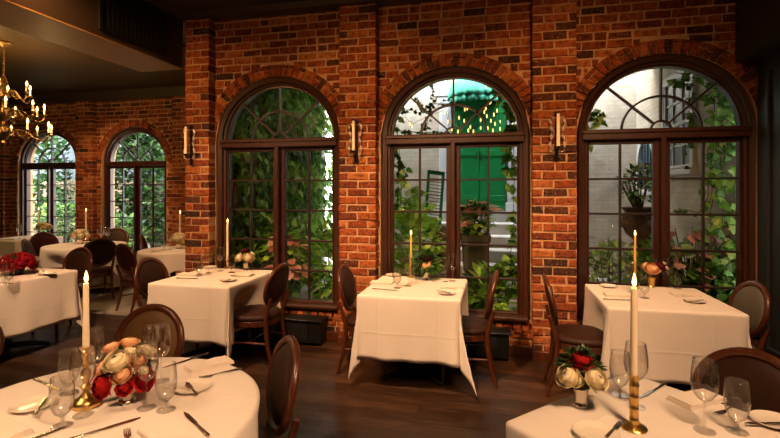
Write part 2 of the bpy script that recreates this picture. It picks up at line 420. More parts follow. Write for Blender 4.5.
def voussoirs(mb, cx, yf, rnd, ring=.13):
    n = 38
    for i in range(n):
        a = pi*(i+.5)/n; da = pi/n*.5*.84
        P = lambda t, k: (cx+(OA+k)*cos(t), SPR+(OB+k)*sin(t))
        k1 = ring*rnd.choice((.55, .62, .97, 1.0)) ; segs = [(0.004, k1)]
        if k1 < ring*.8: segs.append((k1+.01, ring))
        for q0, q1 in segs:
            y = yf-.012+rnd.uniform(-.006, .006); e = .005
            q = [P(a+da, q0), P(a-da, q0), P(a-da*1.12, q1), P(a+da*1.12, q1)]
            mx = sum(p[0] for p in q)/4; mz = sum(p[1] for p in q)/4
            fr = [(mx+(p[0]-mx)*.86+rnd.uniform(-.003,.003), y, mz+(p[1]-mz)*.88+rnd.uniform(-.003,.003)) for p in q]
            md = [(p[0], y+.008, p[1]) for p in q]; bk = [(p[0], y+.09, p[1]) for p in q]
            fs = [(3,2,1,0)] if False else [(0,1,2,3)]
            for k in range(4):
                l = (k+1) % 4; fs += [(4+k, 4+l, l, k), (8+k, 8+l, 4+l, 4+k)]
            mb.add(fr+md+bk, fs)
def mortar_plane(mb, x0, x1, z0, z1, yf, opens, deep):
    xs = x0
    for cx in sorted(opens):
        l, r = cx-OA, cx+OA
        mb.add([(xs,yf,z0),(l,yf,z0),(l,yf,z1),(xs,yf,z1)], [(0,1,2,3)])
        n = 28; xx = [l+(r-l)*i/n for i in range(n+1)]
        for i in range(n):
            a, b = xx[i], xx[i+1]; za, zb = zarch(a-cx), zarch(b-cx)
            mb.add([(a,yf,za),(b,yf,zb),(b,yf,z1),(a,yf,z1)], [(0,1,2,3)])
            mb.add([(a,yf,za),(b,yf,zb),(b,deep,zb),(a,deep,za)], [(3,2,1,0)])
        mb.add([(l,yf,z0),(r,yf,z0),(r,yf,SILL),(l,yf,SILL)], [(0,1,2,3)])
        mb.add([(l,yf,SILL),(r,yf,SILL),(r,deep,SILL),(l,deep,SILL)], [(0,1,2,3)])
        for x in (l, r): mb.add([(x,yf,SILL),(x,deep,SILL),(x,deep,SPR),(x,yf,SPR)], [(0,1,2,3)])
        xs = r
    mb.add([(xs,yf,z0),(x1,yf,z0),(x1,yf,z1),(xs,yf,z1)], [(0,1,2,3)])
def brick_wall(name, x0, x1, yf, opens, pils, seed, outer):
    rnd = random.Random(seed)
    w = empty(name, kind='structure')
    mo = MB(); mortar_plane(mo, x0, x1, 0, CZ, yf+.009, opens, outer)
    # outer skin of the wall so that it has thickness
    mortar_plane(mo, x0, x1, 0, CZ+.3, outer, opens, outer-.001)
    br = MB(); rows_bricks(br, x0, x1, 0, CZ, yf, rnd, opens)
    for cx in opens:
        voussoirs(br, cx, yf, rnd)
        x = cx-OA                         # soldier course under the sill
        while x < cx+OA-.03:
            brick(br, x, x+.068, .225, SILL-.012, yf-.02, rnd, .06); x += .068+MT
    for a, b in pils:
        mo.box(a+.004, b-.004, YP-4.62+yf+.012, yf+.02, 0, CZ)
        rows_bricks(br, a, b, 0, CZ, YP-4.62+yf, rnd, (), depth=.13)
    mo.build('mortar', MO, w, 0); br.build('brickwork', BR, w, 0)
    return w
brick_wall('wall_back', -3.39, 2.4, YF, [c for c, _ in WIN], [(-3.39, -3.09), (-1.575, -1.185), (.335, .725)], 3, 4.95)
brick_wall('wall_far', -11.2, -3.45, FAR_Y, [c for c, _ in WINF], [(-8.17, -7.78), (-5.95, -5.6), (-10.4, -10.0)], 5, 7.98)
# plain shell pieces
def slab(name, mat, *b): return tag(MB().box(*b).build(name, mat, smooth=0), kind='structure')
flo = slab('floor', FL, -11.2, 2.5, -2.6, 8.0, -.12, 0)
slab('ceiling', CEIL, -11.3, 2.5, -2.7, 8.1, CZ, CZ+.3)
wr = MB().box(-3.38, -3.22, YF+.03, 7.95, 0, CZ+.3); tag(wr.build('wall_return', MO, smooth=0), kind='structure')
rb_ = MB(); rows_bricks(rb_, 0, 3.0, 0, CZ, 0, random.Random(8), depth=.05)
o = rb_.build('wall_return_brickwork', BR, bpy.data.objects['wall_return'], 0); o.name = 'brickwork'; o.location = (-3.40, 7.63, 0); o.rotation_euler = (0, 0, -pi/2)
slab('wall_left', PLASTER, -11.35, -11.2, -2.7, 8.0, 0, CZ)
slab('wall_front', PLASTER, -11.2, 2.4, -2.75, -2.6, 0, CZ)
wrt = MB().box(2.22, 2.5, -2.7, YF, 0, CZ)
for k in range(9):                       # panel mouldings on the dark right wall
    y0 = 4.45-k*.75
    wrt.box(2.195, 2.22, y0-.62, y0-.585, .3, 2.6, bv=.006); wrt.box(2.195, 2.22, y0-.035, y0, .3, 2.6, bv=.006)
    wrt.box(2.195, 2.22, y0-.62, y0, .265, .3, bv=.006); wrt.box(2.195, 2.22, y0-.62, y0, 2.6, 2.635, bv=.006)
tag(wrt.build('wall_right', DARK, smooth=0), kind='structure')
slab('trim_1', DARK, 2.05, 2.22, -2.6, YF-.005, 2.72, CZ)
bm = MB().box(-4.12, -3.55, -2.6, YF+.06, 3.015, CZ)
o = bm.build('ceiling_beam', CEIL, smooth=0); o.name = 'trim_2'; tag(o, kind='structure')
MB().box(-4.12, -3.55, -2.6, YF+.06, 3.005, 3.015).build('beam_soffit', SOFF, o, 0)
lc = MB().box(-11.2, -4.12, -2.6, FAR_Y, CZ-.03, CZ-.001); tag(lc.build('ceiling_left', GOLD, smooth=0), kind='structure')
slab('trim_3', CEIL, -11.2, -3.46, FAR_Y-.16, FAR_Y-.02, 3.36, CZ-.03)
slab('trim_4', CEIL, -3.45, 2.05, YP-.04, YF, 3.5, CZ)
bb = MB()
for a, b, y in ((-3.45, -3.09, YP), (-3.09, -1.575, YF), (-1.575, -1.185, YP), (-1.185, .335, YF), (.335, .725, YP), (.725, 2.2, YF)):
    bb.box(a, b, y-.035, y+.02, 0, .1, bv=.006)
tag(bb.build('baseboard_back', CW, smooth=0), kind='structure')

# ------------------------------------------------------------------ arched windows
def ell(a, b, n=40, t0=0, t1=pi):
    out = []
    for i in range(n+1):
        t = t0+(t1-t0)*i/n; nx, nz = cos(t)/a, sin(t)/b; l = sqrt(nx*nx+nz*nz)
        out.append((a*cos(t), SPR+.01+b*sin(t), nx/l, nz/l))
    return out
GA, GB = .635, .58
def window(n, cx, yg):
    w = empty('window_%d' % n, (cx, yg, 0), kind='structure')
    fr = MB(); y0, y1 = -.075, .06
    prof = [(0, y1), (0, -.02), (.012, -.02), (.018, -.04), (.04, -.045), (.046, y0), (.088, y0-.01), (.094, y0+.005), (.1, y1)]
    fr.sweep([(GA, .36, 1, 0)]+[(GA, SPR, 1, 0)]+ell(GA, GB)[0:]+[(-GA, SPR, -1, 0), (-GA, .36, -1, 0)], prof)
    fr.box(-GA-.06, GA+.06, -.09, .06, 2.07, 2.16, bv=.008)          # transom
    fr.box(-GA-.06, GA+.06, -.105, -.08, 2.125, 2.165, bv=.008)
    fr.box(-GA-.09, GA+.09, -.16, .06, .335, .375, bv=.01)           # sill
    fr.box(-GA-.05, GA+.05, -.12, .05, .31, .345, bv=.006)
    fr.box(-.024, .024, -.1, .05, .36, 2.09, bv=.008)                # mullion
    fr.build('frame', WF, w)
    for sgn in (-1, 1):
        sa = MB(); x0, x1 = (.02, GA+.005) if sgn > 0 else (-GA-.005, -.02)
        gx0, gx1 = (.07, GA-.01) if sgn > 0 else (-GA+.01, -.07)
        sa.box(x0, gx0, -.035, .035, .37, 2.075, bv=.007); sa.box(gx1, x1, -.035, .035, .37, 2.075, bv=.007)
        sa.box(gx0, gx1, -.035, .035, .37, .395, bv=.007); sa.box(gx0, gx1, -.035, .035, 2.03, 2.075, bv=.007)
        sash = sa.build('sash', WF, w)
        mu = MB(); xm = (gx0+gx1)/2
        mu.box(xm-.0095, xm+.0095, -.022, .022, .39, 2.035, bv=.005)
        for k in range(1, 5):
            z = .385+k*(2.035-.385)/5; mu.box(gx0-.002, gx1+.002, -.0225, .0225, z-.0095, z+.0095, bv=.005)
        mu.build('muntins', WD, sash)
        gl = MB().add([(gx0, .004, .39), (gx1, .004, .39), (gx1, .004, 2.035), (gx0, .004, 2.035)], [(0,1,2,3)])
        gl.build('glazing', PANE, sash, 0)
    fm = MB(); pr = [(-.009, .02), (-.009, -.02), (.009, -.02), (.009, .02)]
    fm.sweep(ell(.335, .31), pr); fm.sweep(ell(.085, .08, 16), pr)
    fm.box(-.009, .009, -.02, .02, SPR+.08, SPR+GB)
    for sg in (-1, 1):
        p0 = Vector((sg*.062, 0, SPR+.068)); p1 = Vector((sg*.455, 0, SPR+.42))
        d = (p1-p0); M = T(*p0) @ R(atan2(d.x, d.z), 'Y'); fm.box(-.009, .009, -.02, .02, 0, d.length, M)
    fm.build('fanlight_muntins', WD, w)
    g = MB(); pts = [(GA*.995*cos(pi*i/32), .004, SPR+.01+GB*.995*sin(pi*i/32)) for i in range(33)]
    g.add(pts, [tuple(range(33))]); g.build('fanlight_glazing', PANE, w, 0)
    return w
for i, (cx, yg) in enumerate(WIN+WINF): window(i+1, cx, yg)

# radiator boxes below the sills
def radiator():
    r = empty('radiator_box'); b = MB().box(-.42, .42, 0, .2, .03, .25, bv=.008)
    for k in range(16): b.box(-.38+k*.05, -.355+k*.05, -.006, .01, .06, .21)
    b.build('cabinet', BLACKM, r); MB().box(-.44, .44, -.02, .2, .25, .27, bv=.006).build('top', BLACKM, r)
    for x in (-.38, .38): MB().box(x-.03, x+.03, .03, .15, 0, .035).build('foot', BLACKM, r)
    return r
place('rad', radiator, (-2.16, 4.40, 0), 0, 'low black radiator box on the floor under the green-filled left window of the near wall', 'radiator')
place('rad', radiator, (-.3, 4.40, 0), 0, 'low black radiator box on the floor under the window facing the green door', 'radiator')
# air grille on the beam
gr = empty('air_grille', (-3.55, 3.95, 3.3), 0, 'dark louvred air grille set in the side of the ceiling beam', 'vent')
g = MB()
for k in range(15): g.box(0, .012, -.4+k*.055, -.375+k*.055, -.19, .19)
g.build('louvre', BLACKM, gr, 0)
g = MB().box(0, .018, -.44, .44, .19, .225).box(0, .018, -.44, .44, -.225, -.19).box(0, .018, -.44, -.41, -.19, .19).box(0, .018, .41, .44, -.19, .19)
g.build('frame', BLACKM, gr, 0)

# wall sconces
def sconce():
    r = empty('wall_sconce')
    b = MB(); b.box(-.016, .016, -.012, .0, -.2, .2, bv=.004)
    for s_ in (-1, 1):
        b.lathe([(.0, -.03), (.012, -.015), (.028, 0), (.014, .012), (0, .02)], 10, T(0, -.012, s_*.2) @ S(1, .5, 1))
        b.tube([(0, -.012, s_*.2), (s_*.0+.02, -.02, s_*.225), (.035, -.02, s_*.21)], .006, 6)
        b.tube([(0, -.012, s_*.2), (-.02, -.02, s_*.225), (-.035, -.02, s_*.21)], .006, 6)
    b.build('backplate', IRON, r)
    a = MB(); a.tube([(0, -.01, -.12), (0, -.05, -.15), (0, -.095, -.15), (0, -.1, -.12)], .006, 8)
    a.lathe([(0, -.13), (.015, -.127), (.026, -.112), (.028, -.105), (0, -.105)], 14, T(0, -.1, 0)); a.build('arm', IRON, r)
    MB().lathe([(0, -.105), (.0155, -.105), (.015, .185), (.010, .192), (0, .193)], 14, T(0, -.1, 0)).build('candle', WAX, r)
    for s_ in (-1, 1):                  # twisted metal ribbons
        rb = MB(); vs = []; fs = []; n = 28
        for i in range(n+1):
            t = i/n; z = -.15+t*.32; tw = t*4.5*pi; x = s_*(.055+.008*sin(t*9)); y = -.04
            dx, dy = .013*cos(tw), .013*sin(tw)
            vs += [(x-dx, y-dy, z), (x+dx, y+dy, z)]
            if i: fs.append((2*i-2, 2*i-1, 2*i+1, 2*i))
        rb.add(vs, fs); rb.tube([(s_*.01, -.01, -.15), (s_*.05, -.04, -.15)], .004, 6); rb.tube([(s_*.01, -.01, .165), (s_*  .05, -.04, .17)], .004, 6)
        q = rb.build('ribbon', RIBBON, r, 180); md = q.modifiers.new('t', 'SOLIDIFY'); md.thickness = .0015
    return r
for x, lab in ((-3.30, 'leftmost iron wall sconce with ivory candle, at the end of the near brick wall'),
               (-1.385, 'iron wall sconce with ivory candle on the brick pillar left of the green-door window'),
               (.55, 'iron wall sconce with ivory candle on the brick pillar right of the green-door window')):
    place('sconce', sconce, (x, YP-.004, 2.10), 0, lab, 'wall sconce', 'wrought iron wall sconces')

# ------------------------------------------------------------------ chairs
def chair(leather):
    def mk():
        r = empty('dining_chair')
        def sup(n, a, b, z, e=2.6):
            out = []
            for i in range(n):
                t = 2*pi*i/n; c_, s_ = cos(t), sin(t)
                x = a*abs(c_)**(2/e)*(1 if c_ >= 0 else -1); y = b*abs(s_)**(2/e)*(1 if s_ >= 0 else -1)
                x *= 1-.10*(y/b)            # narrower at the back
                out.append((x, y, z))
            return out
        n = 36
        def stack(rings):
            m = MB(); vs = []; fs = []
            for ring in rings: vs += ring
            for k in range(len(rings)-1):
                for i in range(n):
                    j = (i+1) % n; fs.append((k*n+i, k*n+j, (k+1)*n+j, (k+1)*n+i))
            fs.append(tuple(range(n))[::-1]); fs.append(tuple((len(rings)-1)*n+i for i in range(n)))
            return m.add(vs, fs)
        stack([sup(n, .215, .205, .425), sup(n, .225, .212, .44), sup(n, .222, .21, .462), sup(n, .195, .185, .478), sup(n, .12, .11, .485)]).build('seat', leather, r, 60)
        stack([sup(n, .205, .195, .37), sup(n, .215, .203, .374), sup(n, .218, .206, .42), sup(n, .212, .2, .426)]).build('seat_frame', CW, r)
        tilt = radians(13); BMx = T(0, .215, .72) @ R(-tilt, 'X')
        HW, HH = .205, .19
        ring = [(HW*cos(2*pi*i/44), 0, HH*sin(2*pi*i/44)) for i in range(44)]
        # slight wrap of the back around the sitter
        wrap = lambda p: (p[0], p[1]-.35*p[0]*p[0], p[2])
        MB().tube([wrap(p) for p in ring], .017, 8, BMx, 1.25, True, (0, 1, 0)).build('back_frame', CW, r, 80)
        pd = MB(); vs = []; fs = []; nr, ns = 7, 40
        for side in (-1, 1):
            b0 = len(vs)
            for i in range(nr+1):
                q = i/nr
                for k in range(ns):
                    a = 2*pi*k/ns; d = (.034 if side < 0 else .02)*sqrt(max(0, 1-q**2.6))
                    p = wrap((HW*.93*q*cos(a), 0, HH*.93*q*sin(a))); vs.append((p[0], p[1]+side*d, p[2]))
            for i in range(nr):
                for k in range(ns):
                    l = (k+1) % ns; f_ = (b0+i*ns+k, b0+i*ns+l, b0+(i+1)*ns+l, b0+(i+1)*ns+k)
                    fs.append(f_ if side < 0 else f_[::-1])
        pd.add(vs, fs, BMx); pd.build('back_pad', leather, r, 180)
        for s_ in (-1, 1):
            MB().tube([(s_*.17, -.165, .40), (s_*.175, -.175, .30), (s_*.18, -.178, .12), (s_*.182, -.18, 0)], [.022, .02, .016, .0135], 8).build('leg', CW, r, 70)
            MB().tube([(s_*.178, .232, .63), (s_*.168, .205, .54), (s_*.16, .178, .45), (s_*.16, .175, .34), (s_*.165, .20, .17), (s_*.17, .25, 0)], [.015, .018, .021, .021, .018, .014], 8).build('leg', CW, r, 70)
        st = MB()
        for s_ in (-1, 1): st.tube([(s_*.178, -.176, .22), (s_*.163, .19, .22)], .011, 8)
        st.tube([(-.17, 0, .22), (.17, 0, .22)], .01, 8); st.build('stretcher', CW, r, 70)
        return r
    return mk
CH = []          # seat centres, for the cloth to hang clear of them
def put_chair(kind, x, y, face, label, group='oval-backed dining chairs'):
    """face: compass direction the sitter looks, degrees from +X"""
    mat = {'brown': LEA, 'olive': LEO, 'burgundy': LEB, 'velvet': LEG_}[kind]
    CH.append((x, y))
    return place('chair_'+kind, chair(mat), (x, y, 0), radians(face+90), label, 'chair')
put_chair('brown', -3.13, 3.93, 0, 'dark brown chair at the left side of the table before the green-filled window')
put_chair('brown', -2.18, 3.92, 180, 'dark brown chair at the right side of the table before the green-filled window')
put_chair('brown', -1.10, 3.97, 2, 'brown leather chair at the left side of the table facing the green door window')
put_chair('brown', -.25, 3.97, 182, 'dark chair seen edge-on at the right side of the table facing the green door window')
put_chair('brown', .64, 3.90, -2, 'dark chair at the left side of the table before the right-hand window')
put_chair('velvet', 1.62, 3.90, 185, 'grey-brown padded chair at the right of the right-hand window table, by the dark wall')
put_chair('olive', -1.955, 2.09, -88, 'olive-brown leather chair with wooden rim behind the roses on the round front table')
put_chair('brown', -1.11, 1.80, 218, 'brown leather chair with rim seen nearly edge-on at the right of the round front table')
put_chair('brown', -2.72, 1.86, -20, 'brown chair at the left picture edge beside the round front table, only its rim showing')
put_chair('brown', .89, 2.06, 225, 'dark leather chair with broad rounded back behind the front right table')
put_chair('brown', -4.80, 4.24, -95, 'dark brown chair behind the table with the deep red flowers')
put_chair('brown', -5.62, 5.50, 150, 'large dark oval chair back in front of the round table with white flowers')
put_chair('burgundy', -4.54, 5.17, 71, 'slim dark chair turned side-on between the two round tables by the far windows')
put_chair('burgundy', -5.05, 6.12, 36, 'dark chair seen as a thin upright sliver left of the small round table')
put_chair('burgundy', -6.90, 5.95, -10, 'burgundy chair with rounded top at the left of the round table with white flowers')
put_chair('burgundy', -6.15, 5.22, 38, 'burgundy chair leaning side-on in front of the round table, behind the red flowers')
put_chair('brown', -6.55, 6.72, -70, 'brown chair on the far side of the round table with white flowers, against the brick')
put_chair('brown', -8.75, 5.75, 60, 'brown chair at the left picture edge in front of the farthest table')

# ------------------------------------------------------------------ tables and cloths
TT = .752                       # cloth surface height
def table_sq(a, b):
    def mk():
        r = empty('dining_table')
        MB().box(-a, a, -b, b, .712, .741, bv=.006).build('tabletop', CW, r, 0)
        MB().lathe([(.12, .70), (.12, .712), (.05, .69), (.036, .66), (.036, .1), (.06, .06), (.06, .03)], 18).build('column', BLACKM, r)
        for k in range(4):
            MB().tube([(0, 0, .05), (.16, 0, .045), (.33, 0, .02), (.36, 0, .012)], [.03, .026, .02, .012], 8, R(pi/4+k*pi/2), .9).build('foot', BLACKM, r, 60)
        return r
    return mk
def table_rd(R_):
    def mk():
        r = empty('round_dining_table')
        MB().lathe([(0, .712), (R_-.008, .712), (R_, .72), (R_, .735), (R_-.006, .741), (0, .741)], 48).build('tabletop', CW, r)
        MB().lathe([(.12, .70), (.12, .712), (.05, .69), (.036, .66), (.036, .1), (.06, .06), (.06, .03)], 18).build('column', BLACKM, r)
        for k in range(4):
            MB().tube([(0, 0, .05), (.16, 0, .045), (.33, 0, .02), (.36, 0, .012)], [.03, .026, .02, .012], 8, R(pi/4+k*pi/2), .9).build('foot', BLACKM, r, 60)
        return r
    return mk
def sstep(x): x = max(0, min(1, x)); return x*x*(3-2*x)
def push(p, cen, rot):
    """hang the cloth on the table's side of any seat it would pass through"""
    X, Y, Z = p
    wx = cen[0]+X*cos(rot)-Y*sin(rot); wy = cen[1]+X*sin(rot)+Y*cos(rot)
    for qx, qy in CH:
        d = sqrt((qx-cen[0])**2+(qy-cen[1])**2)
        if d > 1.3: continue
        rc = .245; s_ = sstep((.715-Z)/.19)
        ux, uy = (cen[0]-qx)/max(d, .01), (cen[1]-qy)/max(d, .01)
        rx, ry = wx-qx, wy-qy
        lon = rx*ux+ry*uy; lat = -rx*uy+ry*ux
        if abs(lat) < rc:
            lim = sqrt(rc*rc-lat*lat)
            if lon < lim and lon > -.5: wx += (lim-lon)*s_*ux; wy += (lim-lon)*s_*uy
    if cen[1] > 3.9 and cen[1] < 4.2: wy = min(wy, 4.485)
    dx, dy = wx-cen[0], wy-cen[1]
    return (dx*cos(rot)+dy*sin(rot), -dx*sin(rot)+dy*cos(rot), Z)
def cloth_obj(mb, uvs, cen, rot, label, group):
    o = mb.build('tablecloth', CLOTH, None, 180, (cen[0], cen[1], 0), rot)
    uv = o.data.uv_layers.new(name='UVMap')
    for lp in o.data.loops: uv.data[lp.index].uv = uvs[lp.vertex_index]
    md = o.modifiers.new('s', 'SOLIDIFY'); md.thickness = .003; md.offset = 1
    return tag(o, label, 'tablecloth', group)
def cloth_sq(cen, a, b, d, rot, label, seed=0, flare=.03, A=.07, group='white square tablecloths'):
    rr = .014; top = TT-.003; a += .006-rr; b += .006-rr
    def axis(h):
        L = [h*i/9 for i in range(10)]+[h+rr*.5, h+rr, h+rr*1.6]+[h+.035+(d-.035)*i/15 for i in range(16)]
        return [-x for x in L[:0:-1]]+L
    us, vs_ = axis(a), axis(b); pts = []; uvs = []
    def drop(s_):                        # arc over the table edge, then straight down
        q = rr*pi/2
        if s_ < q: return rr*sin(s_/rr), rr*(1-cos(s_/rr))
        return rr, rr+(s_-q)
    rnd = random.Random(seed); ph = [rnd.uniform(0, 6.28) for _ in range(8)]
    for v in vs_:
        for u in us:
            du, dv = max(abs(u)-a, 0), max(abs(v)-b, 0); su, sv = (1 if u >= 0 else -1), (1 if v >= 0 else -1)
            if du == 0 and dv == 0: p = (u, v, top)
            elif dv == 0 or du == 0:
                s_ = du or dv; o_, z = drop(s_); t = s_/d
                w = v/b if dv == 0 else u/a
                k = ph[(0 if u > 0 else 1) if dv == 0 else (2 if v > 0 else 3)]
                o_ += flare*t*t*(.35+.65*w**4)+.014*t*sin(w*4+k)+.011*t*t*sin(w*9+k*2)
                p = (su*(a+o_), v, top-z) if dv == 0 else (u, sv*(b+o_), top-z)
            else:
                rho = sqrt(du*du+dv*dv); phi = atan2(dv, du); o_, z = drop(rho); t = rho/d
                s2 = sin(2*phi)
                al = flare*min(t, 1)/d*1.0+A*s2**2-.16*sin(4*phi)**2
                kc = ph[(4 if u > 0 else 5) if v > 0 else (6 if u > 0 else 7)]
                o_ += rho*al*.8*sstep(t*1.6)+.05*t*t*s2*max(0, sin(kc*2.3))
                ps = phi+.32*sin(2*phi)*sin(kc)*sstep(t)
                z = z*(1-.03*s2)
                cx_, cy_ = cos(ps)*o_, sin(ps)*o_
                lat = .03*t*sin(4*phi)*s2
                p = (su*(a+cx_-lat*sin(ps)), sv*(b+cy_+lat*cos(ps)), top-z)
            p = push(p, cen, rot)
            if p[2] < .012: p = (p[0], p[1], .012)
            pts.append(p); uvs.append((u+5.04, v+5.04))
    n = len(us); fs = [(j*n+i, j*n+i+1, (j+1)*n+i+1, (j+1)*n+i) for j in range(len(vs_)-1) for i in range(n-1)]
    return cloth_obj(MB().add(pts, fs), uvs, cen, rot, label, group)
def cloth_rd(cen, R_, d, label, seed=0, folds=11, amp=.045, square=0.0, group='white round tablecloths'):
    rnd = random.Random(seed); ph = [rnd.uniform(0, 6.28) for _ in range(4)]; rr = .016; top = TT-.003; R_ += .008-rr
    rad = [0.001]+[R_*i/8 for i in range(1, 9)]+[R_+rr*.5, R_+rr, R_+rr*1.6]; ntop = 9
    nh = 14; n = 120; pts = []; uvs = []
    for k in range(len(rad)+nh):
        for i in range(n):
            a = 2*pi*i/n
            dd = d*(1+square*(cos(4*a)))
            if k < len(rad): s_ = rad[k]-R_
            else: s_ = rr*1.6+(dd-rr*1.6)*(k-len(rad)+1)/nh
            if s_ <= 0: p = (rad[k]*cos(a), rad[k]*sin(a), top); uvr = rad[k]
            else:
                q = rr*pi/2
                o_, z = (rr*sin(s_/rr), rr*(1-cos(s_/rr))) if s_ < q else (rr, rr+s_-q)
                t = s_/.6
                w = sin(folds*a+ph[0]+1.3*sin(2*a+ph[1]))
                o_ += .03*t+amp*t*(.5+.5*w)**1.4+.012*t*sin(5*a+ph[2])
                p = ((R_+o_)*cos(a), (R_+o_)*sin(a), top-z); uvr = R_+s_
            p = push(p, cen, 0)
            if p[2] < .012: p = (p[0], p[1], .012)
            pts.append(p); uvs.append((uvr*cos(a)+5.04, uvr*sin(a)+5.04))
    K = len(rad)+nh; fs = [(k*n+i, (k+1)*n+i, (k+1)*n+(i+1) % n, k*n+(i+1) % n) for k in range(K-1) for i in range(n)]
    fs.append(tuple(range(n)))
    return cloth_obj(MB().add(pts, fs), uvs, cen, 0, label, group)
TB = {'A': (-2.68, 4.03), 'B': (-.68, 4.0), 'C': (1.235, 4.03), 'L': (-4.76, 3.60), 'O': (-8.15, 6.45), 'two': (.625, 1.755), 'one': (-1.48, 1.46), 'M': (-6.2, 5.9), 'N': (-4.5, 5.72)}
TL = {'A': 'before the green-filled left window of the near wall', 'B': 'facing the green door window', 'C': 'before the right-hand window with the urn outside',
      'L': 'with the deep red flowers at the left picture edge', 'O': 'farthest back in the left corner'}
for k in 'ABCLO':
    x, y = TB[k]
    place('tsq', table_sq(.40, .42), (x, y, 0), 0, 'square pedestal dining table '+TL[k], 'table')
    cloth_sq((x, y), .41 if k != 'C' else .44, .43, .51, 0, 'white square tablecloth on the table '+TL[k], seed=ord(k))
x, y = TB['two']
place('tsq', table_sq(.42, .435), (x, y, 0), radians(47), 'square pedestal dining table at front right, set cornerwise', 'table')
cloth_sq((x, y), .405, .42, .46, radians(47), 'white tablecloth on the front right table set cornerwise under the tall bamboo-style candlestick', seed=2)
place('trd', table_rd(.57), (*TB['one'], 0), 0, 'round dining table at front left under the rose bouquet', 'table')
cloth_rd(TB['one'], .585, .56, 'white cloth falling in folds from the round front left table with the roses', 3)
place('trd2', table_rd(.54), (*TB['M'], 0), 0, 'round dining table with white flowers in front of the far brick pillar', 'table')
cloth_rd(TB['M'], .55, .62, 'white cloth on the round table with white flowers before the far brick pillar', 4, 12, .05)
place('trd3', table_rd(.43), (*TB['N'], 0), 0, 'small round dining table half hidden by the near brick pillar', 'table')
cloth_rd(TB['N'], .44, .33, 'short white cloth on the small round table half hidden by the brick pillar', 6, 9, .04, .25)
# ------------------------------------------------------------------ glassware, china, cutlery
def shell(prof, t=.0012):
    inner = [(max(r-t, .0001), z+(t if i == 0 else 0)) for i, (r, z) in enumerate(prof)]
    return prof+inner[::-1]
FOOT = [(0, 0), (.034, 0), (.035, .0015), (.03, .003), (.012, .006), (.005, .010)]
def glass_mesh(bowl, foot=FOOT, fs=1.0):
    outer = [(r*fs, z) for r, z in foot]+bowl
    b0 = bowl[1:]; t = .0013
    inner = [(max(.0002, r-t), z+.001) for r, z in b0[::-1]]+[(.0002, bowl[1][1]+.001)]
    return MB().lathe(outer+inner, 32)
def mk_wine(): return glass_mesh([(.0035, .03), (.0033, .095), (.006, .104), (.024, .116), (.038, .138), (.0435, .165), (.0425, .195), (.039, .225), (.0355, .25)]).build('wine_glass', GLASS, smooth=50)
def mk_goblet(): return glass_mesh([(.005, .018), (.0065, .032), (.012, .038), (.026, .050), (.036, .075), (.040, .105), (.0395, .135), (.037, .158), (.0345, .178)]).build('water_goblet', GLASS, smooth=50)
def mk_flute(): return glass_mesh([(.0035, .03), (.0033, .075), (.006, .085), (.016, .105), (.023, .14), (.024, .17), (.021, .215)], fs=.85).build('champagne_flute', GLASS, smooth=50)
def mk_plate():
    return MB().lathe([(0, .002), (.045, .001), (.048, 0), (.052, .004), (.073, .0125), (.076, .0145), (.0745, .016), (.07, .0145), (.05, .0075), (.044, .0065), (0, .006)], 40).build('bread_plate', CHINA, smooth=50)
def blade_mesh(L, hw, bw, hl):
    m = MB(); h = hl*L; x0 = -L/2
    m.tube([(x0, 0, .004), (x0+.006, 0, .004), (x0+h*.5, 0, .004), (x0+h, 0, .0036), (x0+h+.008, 0, .0034)], [hw*.7, hw, hw*.85, hw*.72, hw*.5], 10, None, .45, False, (0, 1, 0))
    n = 10; vs = []
    for i in range(n+1):
        t = i/n; x = x0+h+(L-h)*t; w = bw*(.75+.25*min(1, t*5))*(1-max(0, (t-.75)/.25)**2*.85); up = .0016
        vs += [(x, -w, .0025), (x, -w*.2, .0025+up), (x, w*.8*(1-.6*max(0, (t-.7)/.3)), .0025+up*.7), (x, 0, .0012)]
    fs = []
    for i in range(n):
        for k in range(4):
            l = (k+1) % 4; fs.append((i*4+k, (i+1)*4+k, (i+1)*4+l, i*4+l))
    fs += [(0, 1, 2, 3), (n*4+3, n*4+2, n*4+1, n*4)]
    return m.add(vs, fs)
def mk_knife(): return blade_mesh(.235, .0075, .0095, .46).build('dinner_knife', STEEL, smooth=40)
def mk_butter(): return blade_mesh(.165, .0068, .0095, .5).build('butter_knife', STEEL, smooth=40)
def mk_fork():
    m = MB()
    m.tube([(-.1, 0, .005), (-.095, 0, .005), (-.04, 0, .006), (.01, 0, .008), (.035, 0, .007)], [.006, .0075, .005, .0028, .004], 8, None, .45, False, (0, 1, 0))
    m.tube([(.033, 0, .007), (.045, 0, .0055), (.055, 0, .005)], [.004, .010, .0115], 8, None, .16, False, (0, 1, 0))
    for k in range(4):
        y = -.009+k*.006
        m.tube([(.052, y, .005), (.075, y, .006), (.098, y*.95, .010)], [.0021, .0019, .0011], 6, None, .7, False, (0, 1, 0))
    return m.build('dinner_fork', STEEL, smooth=50)
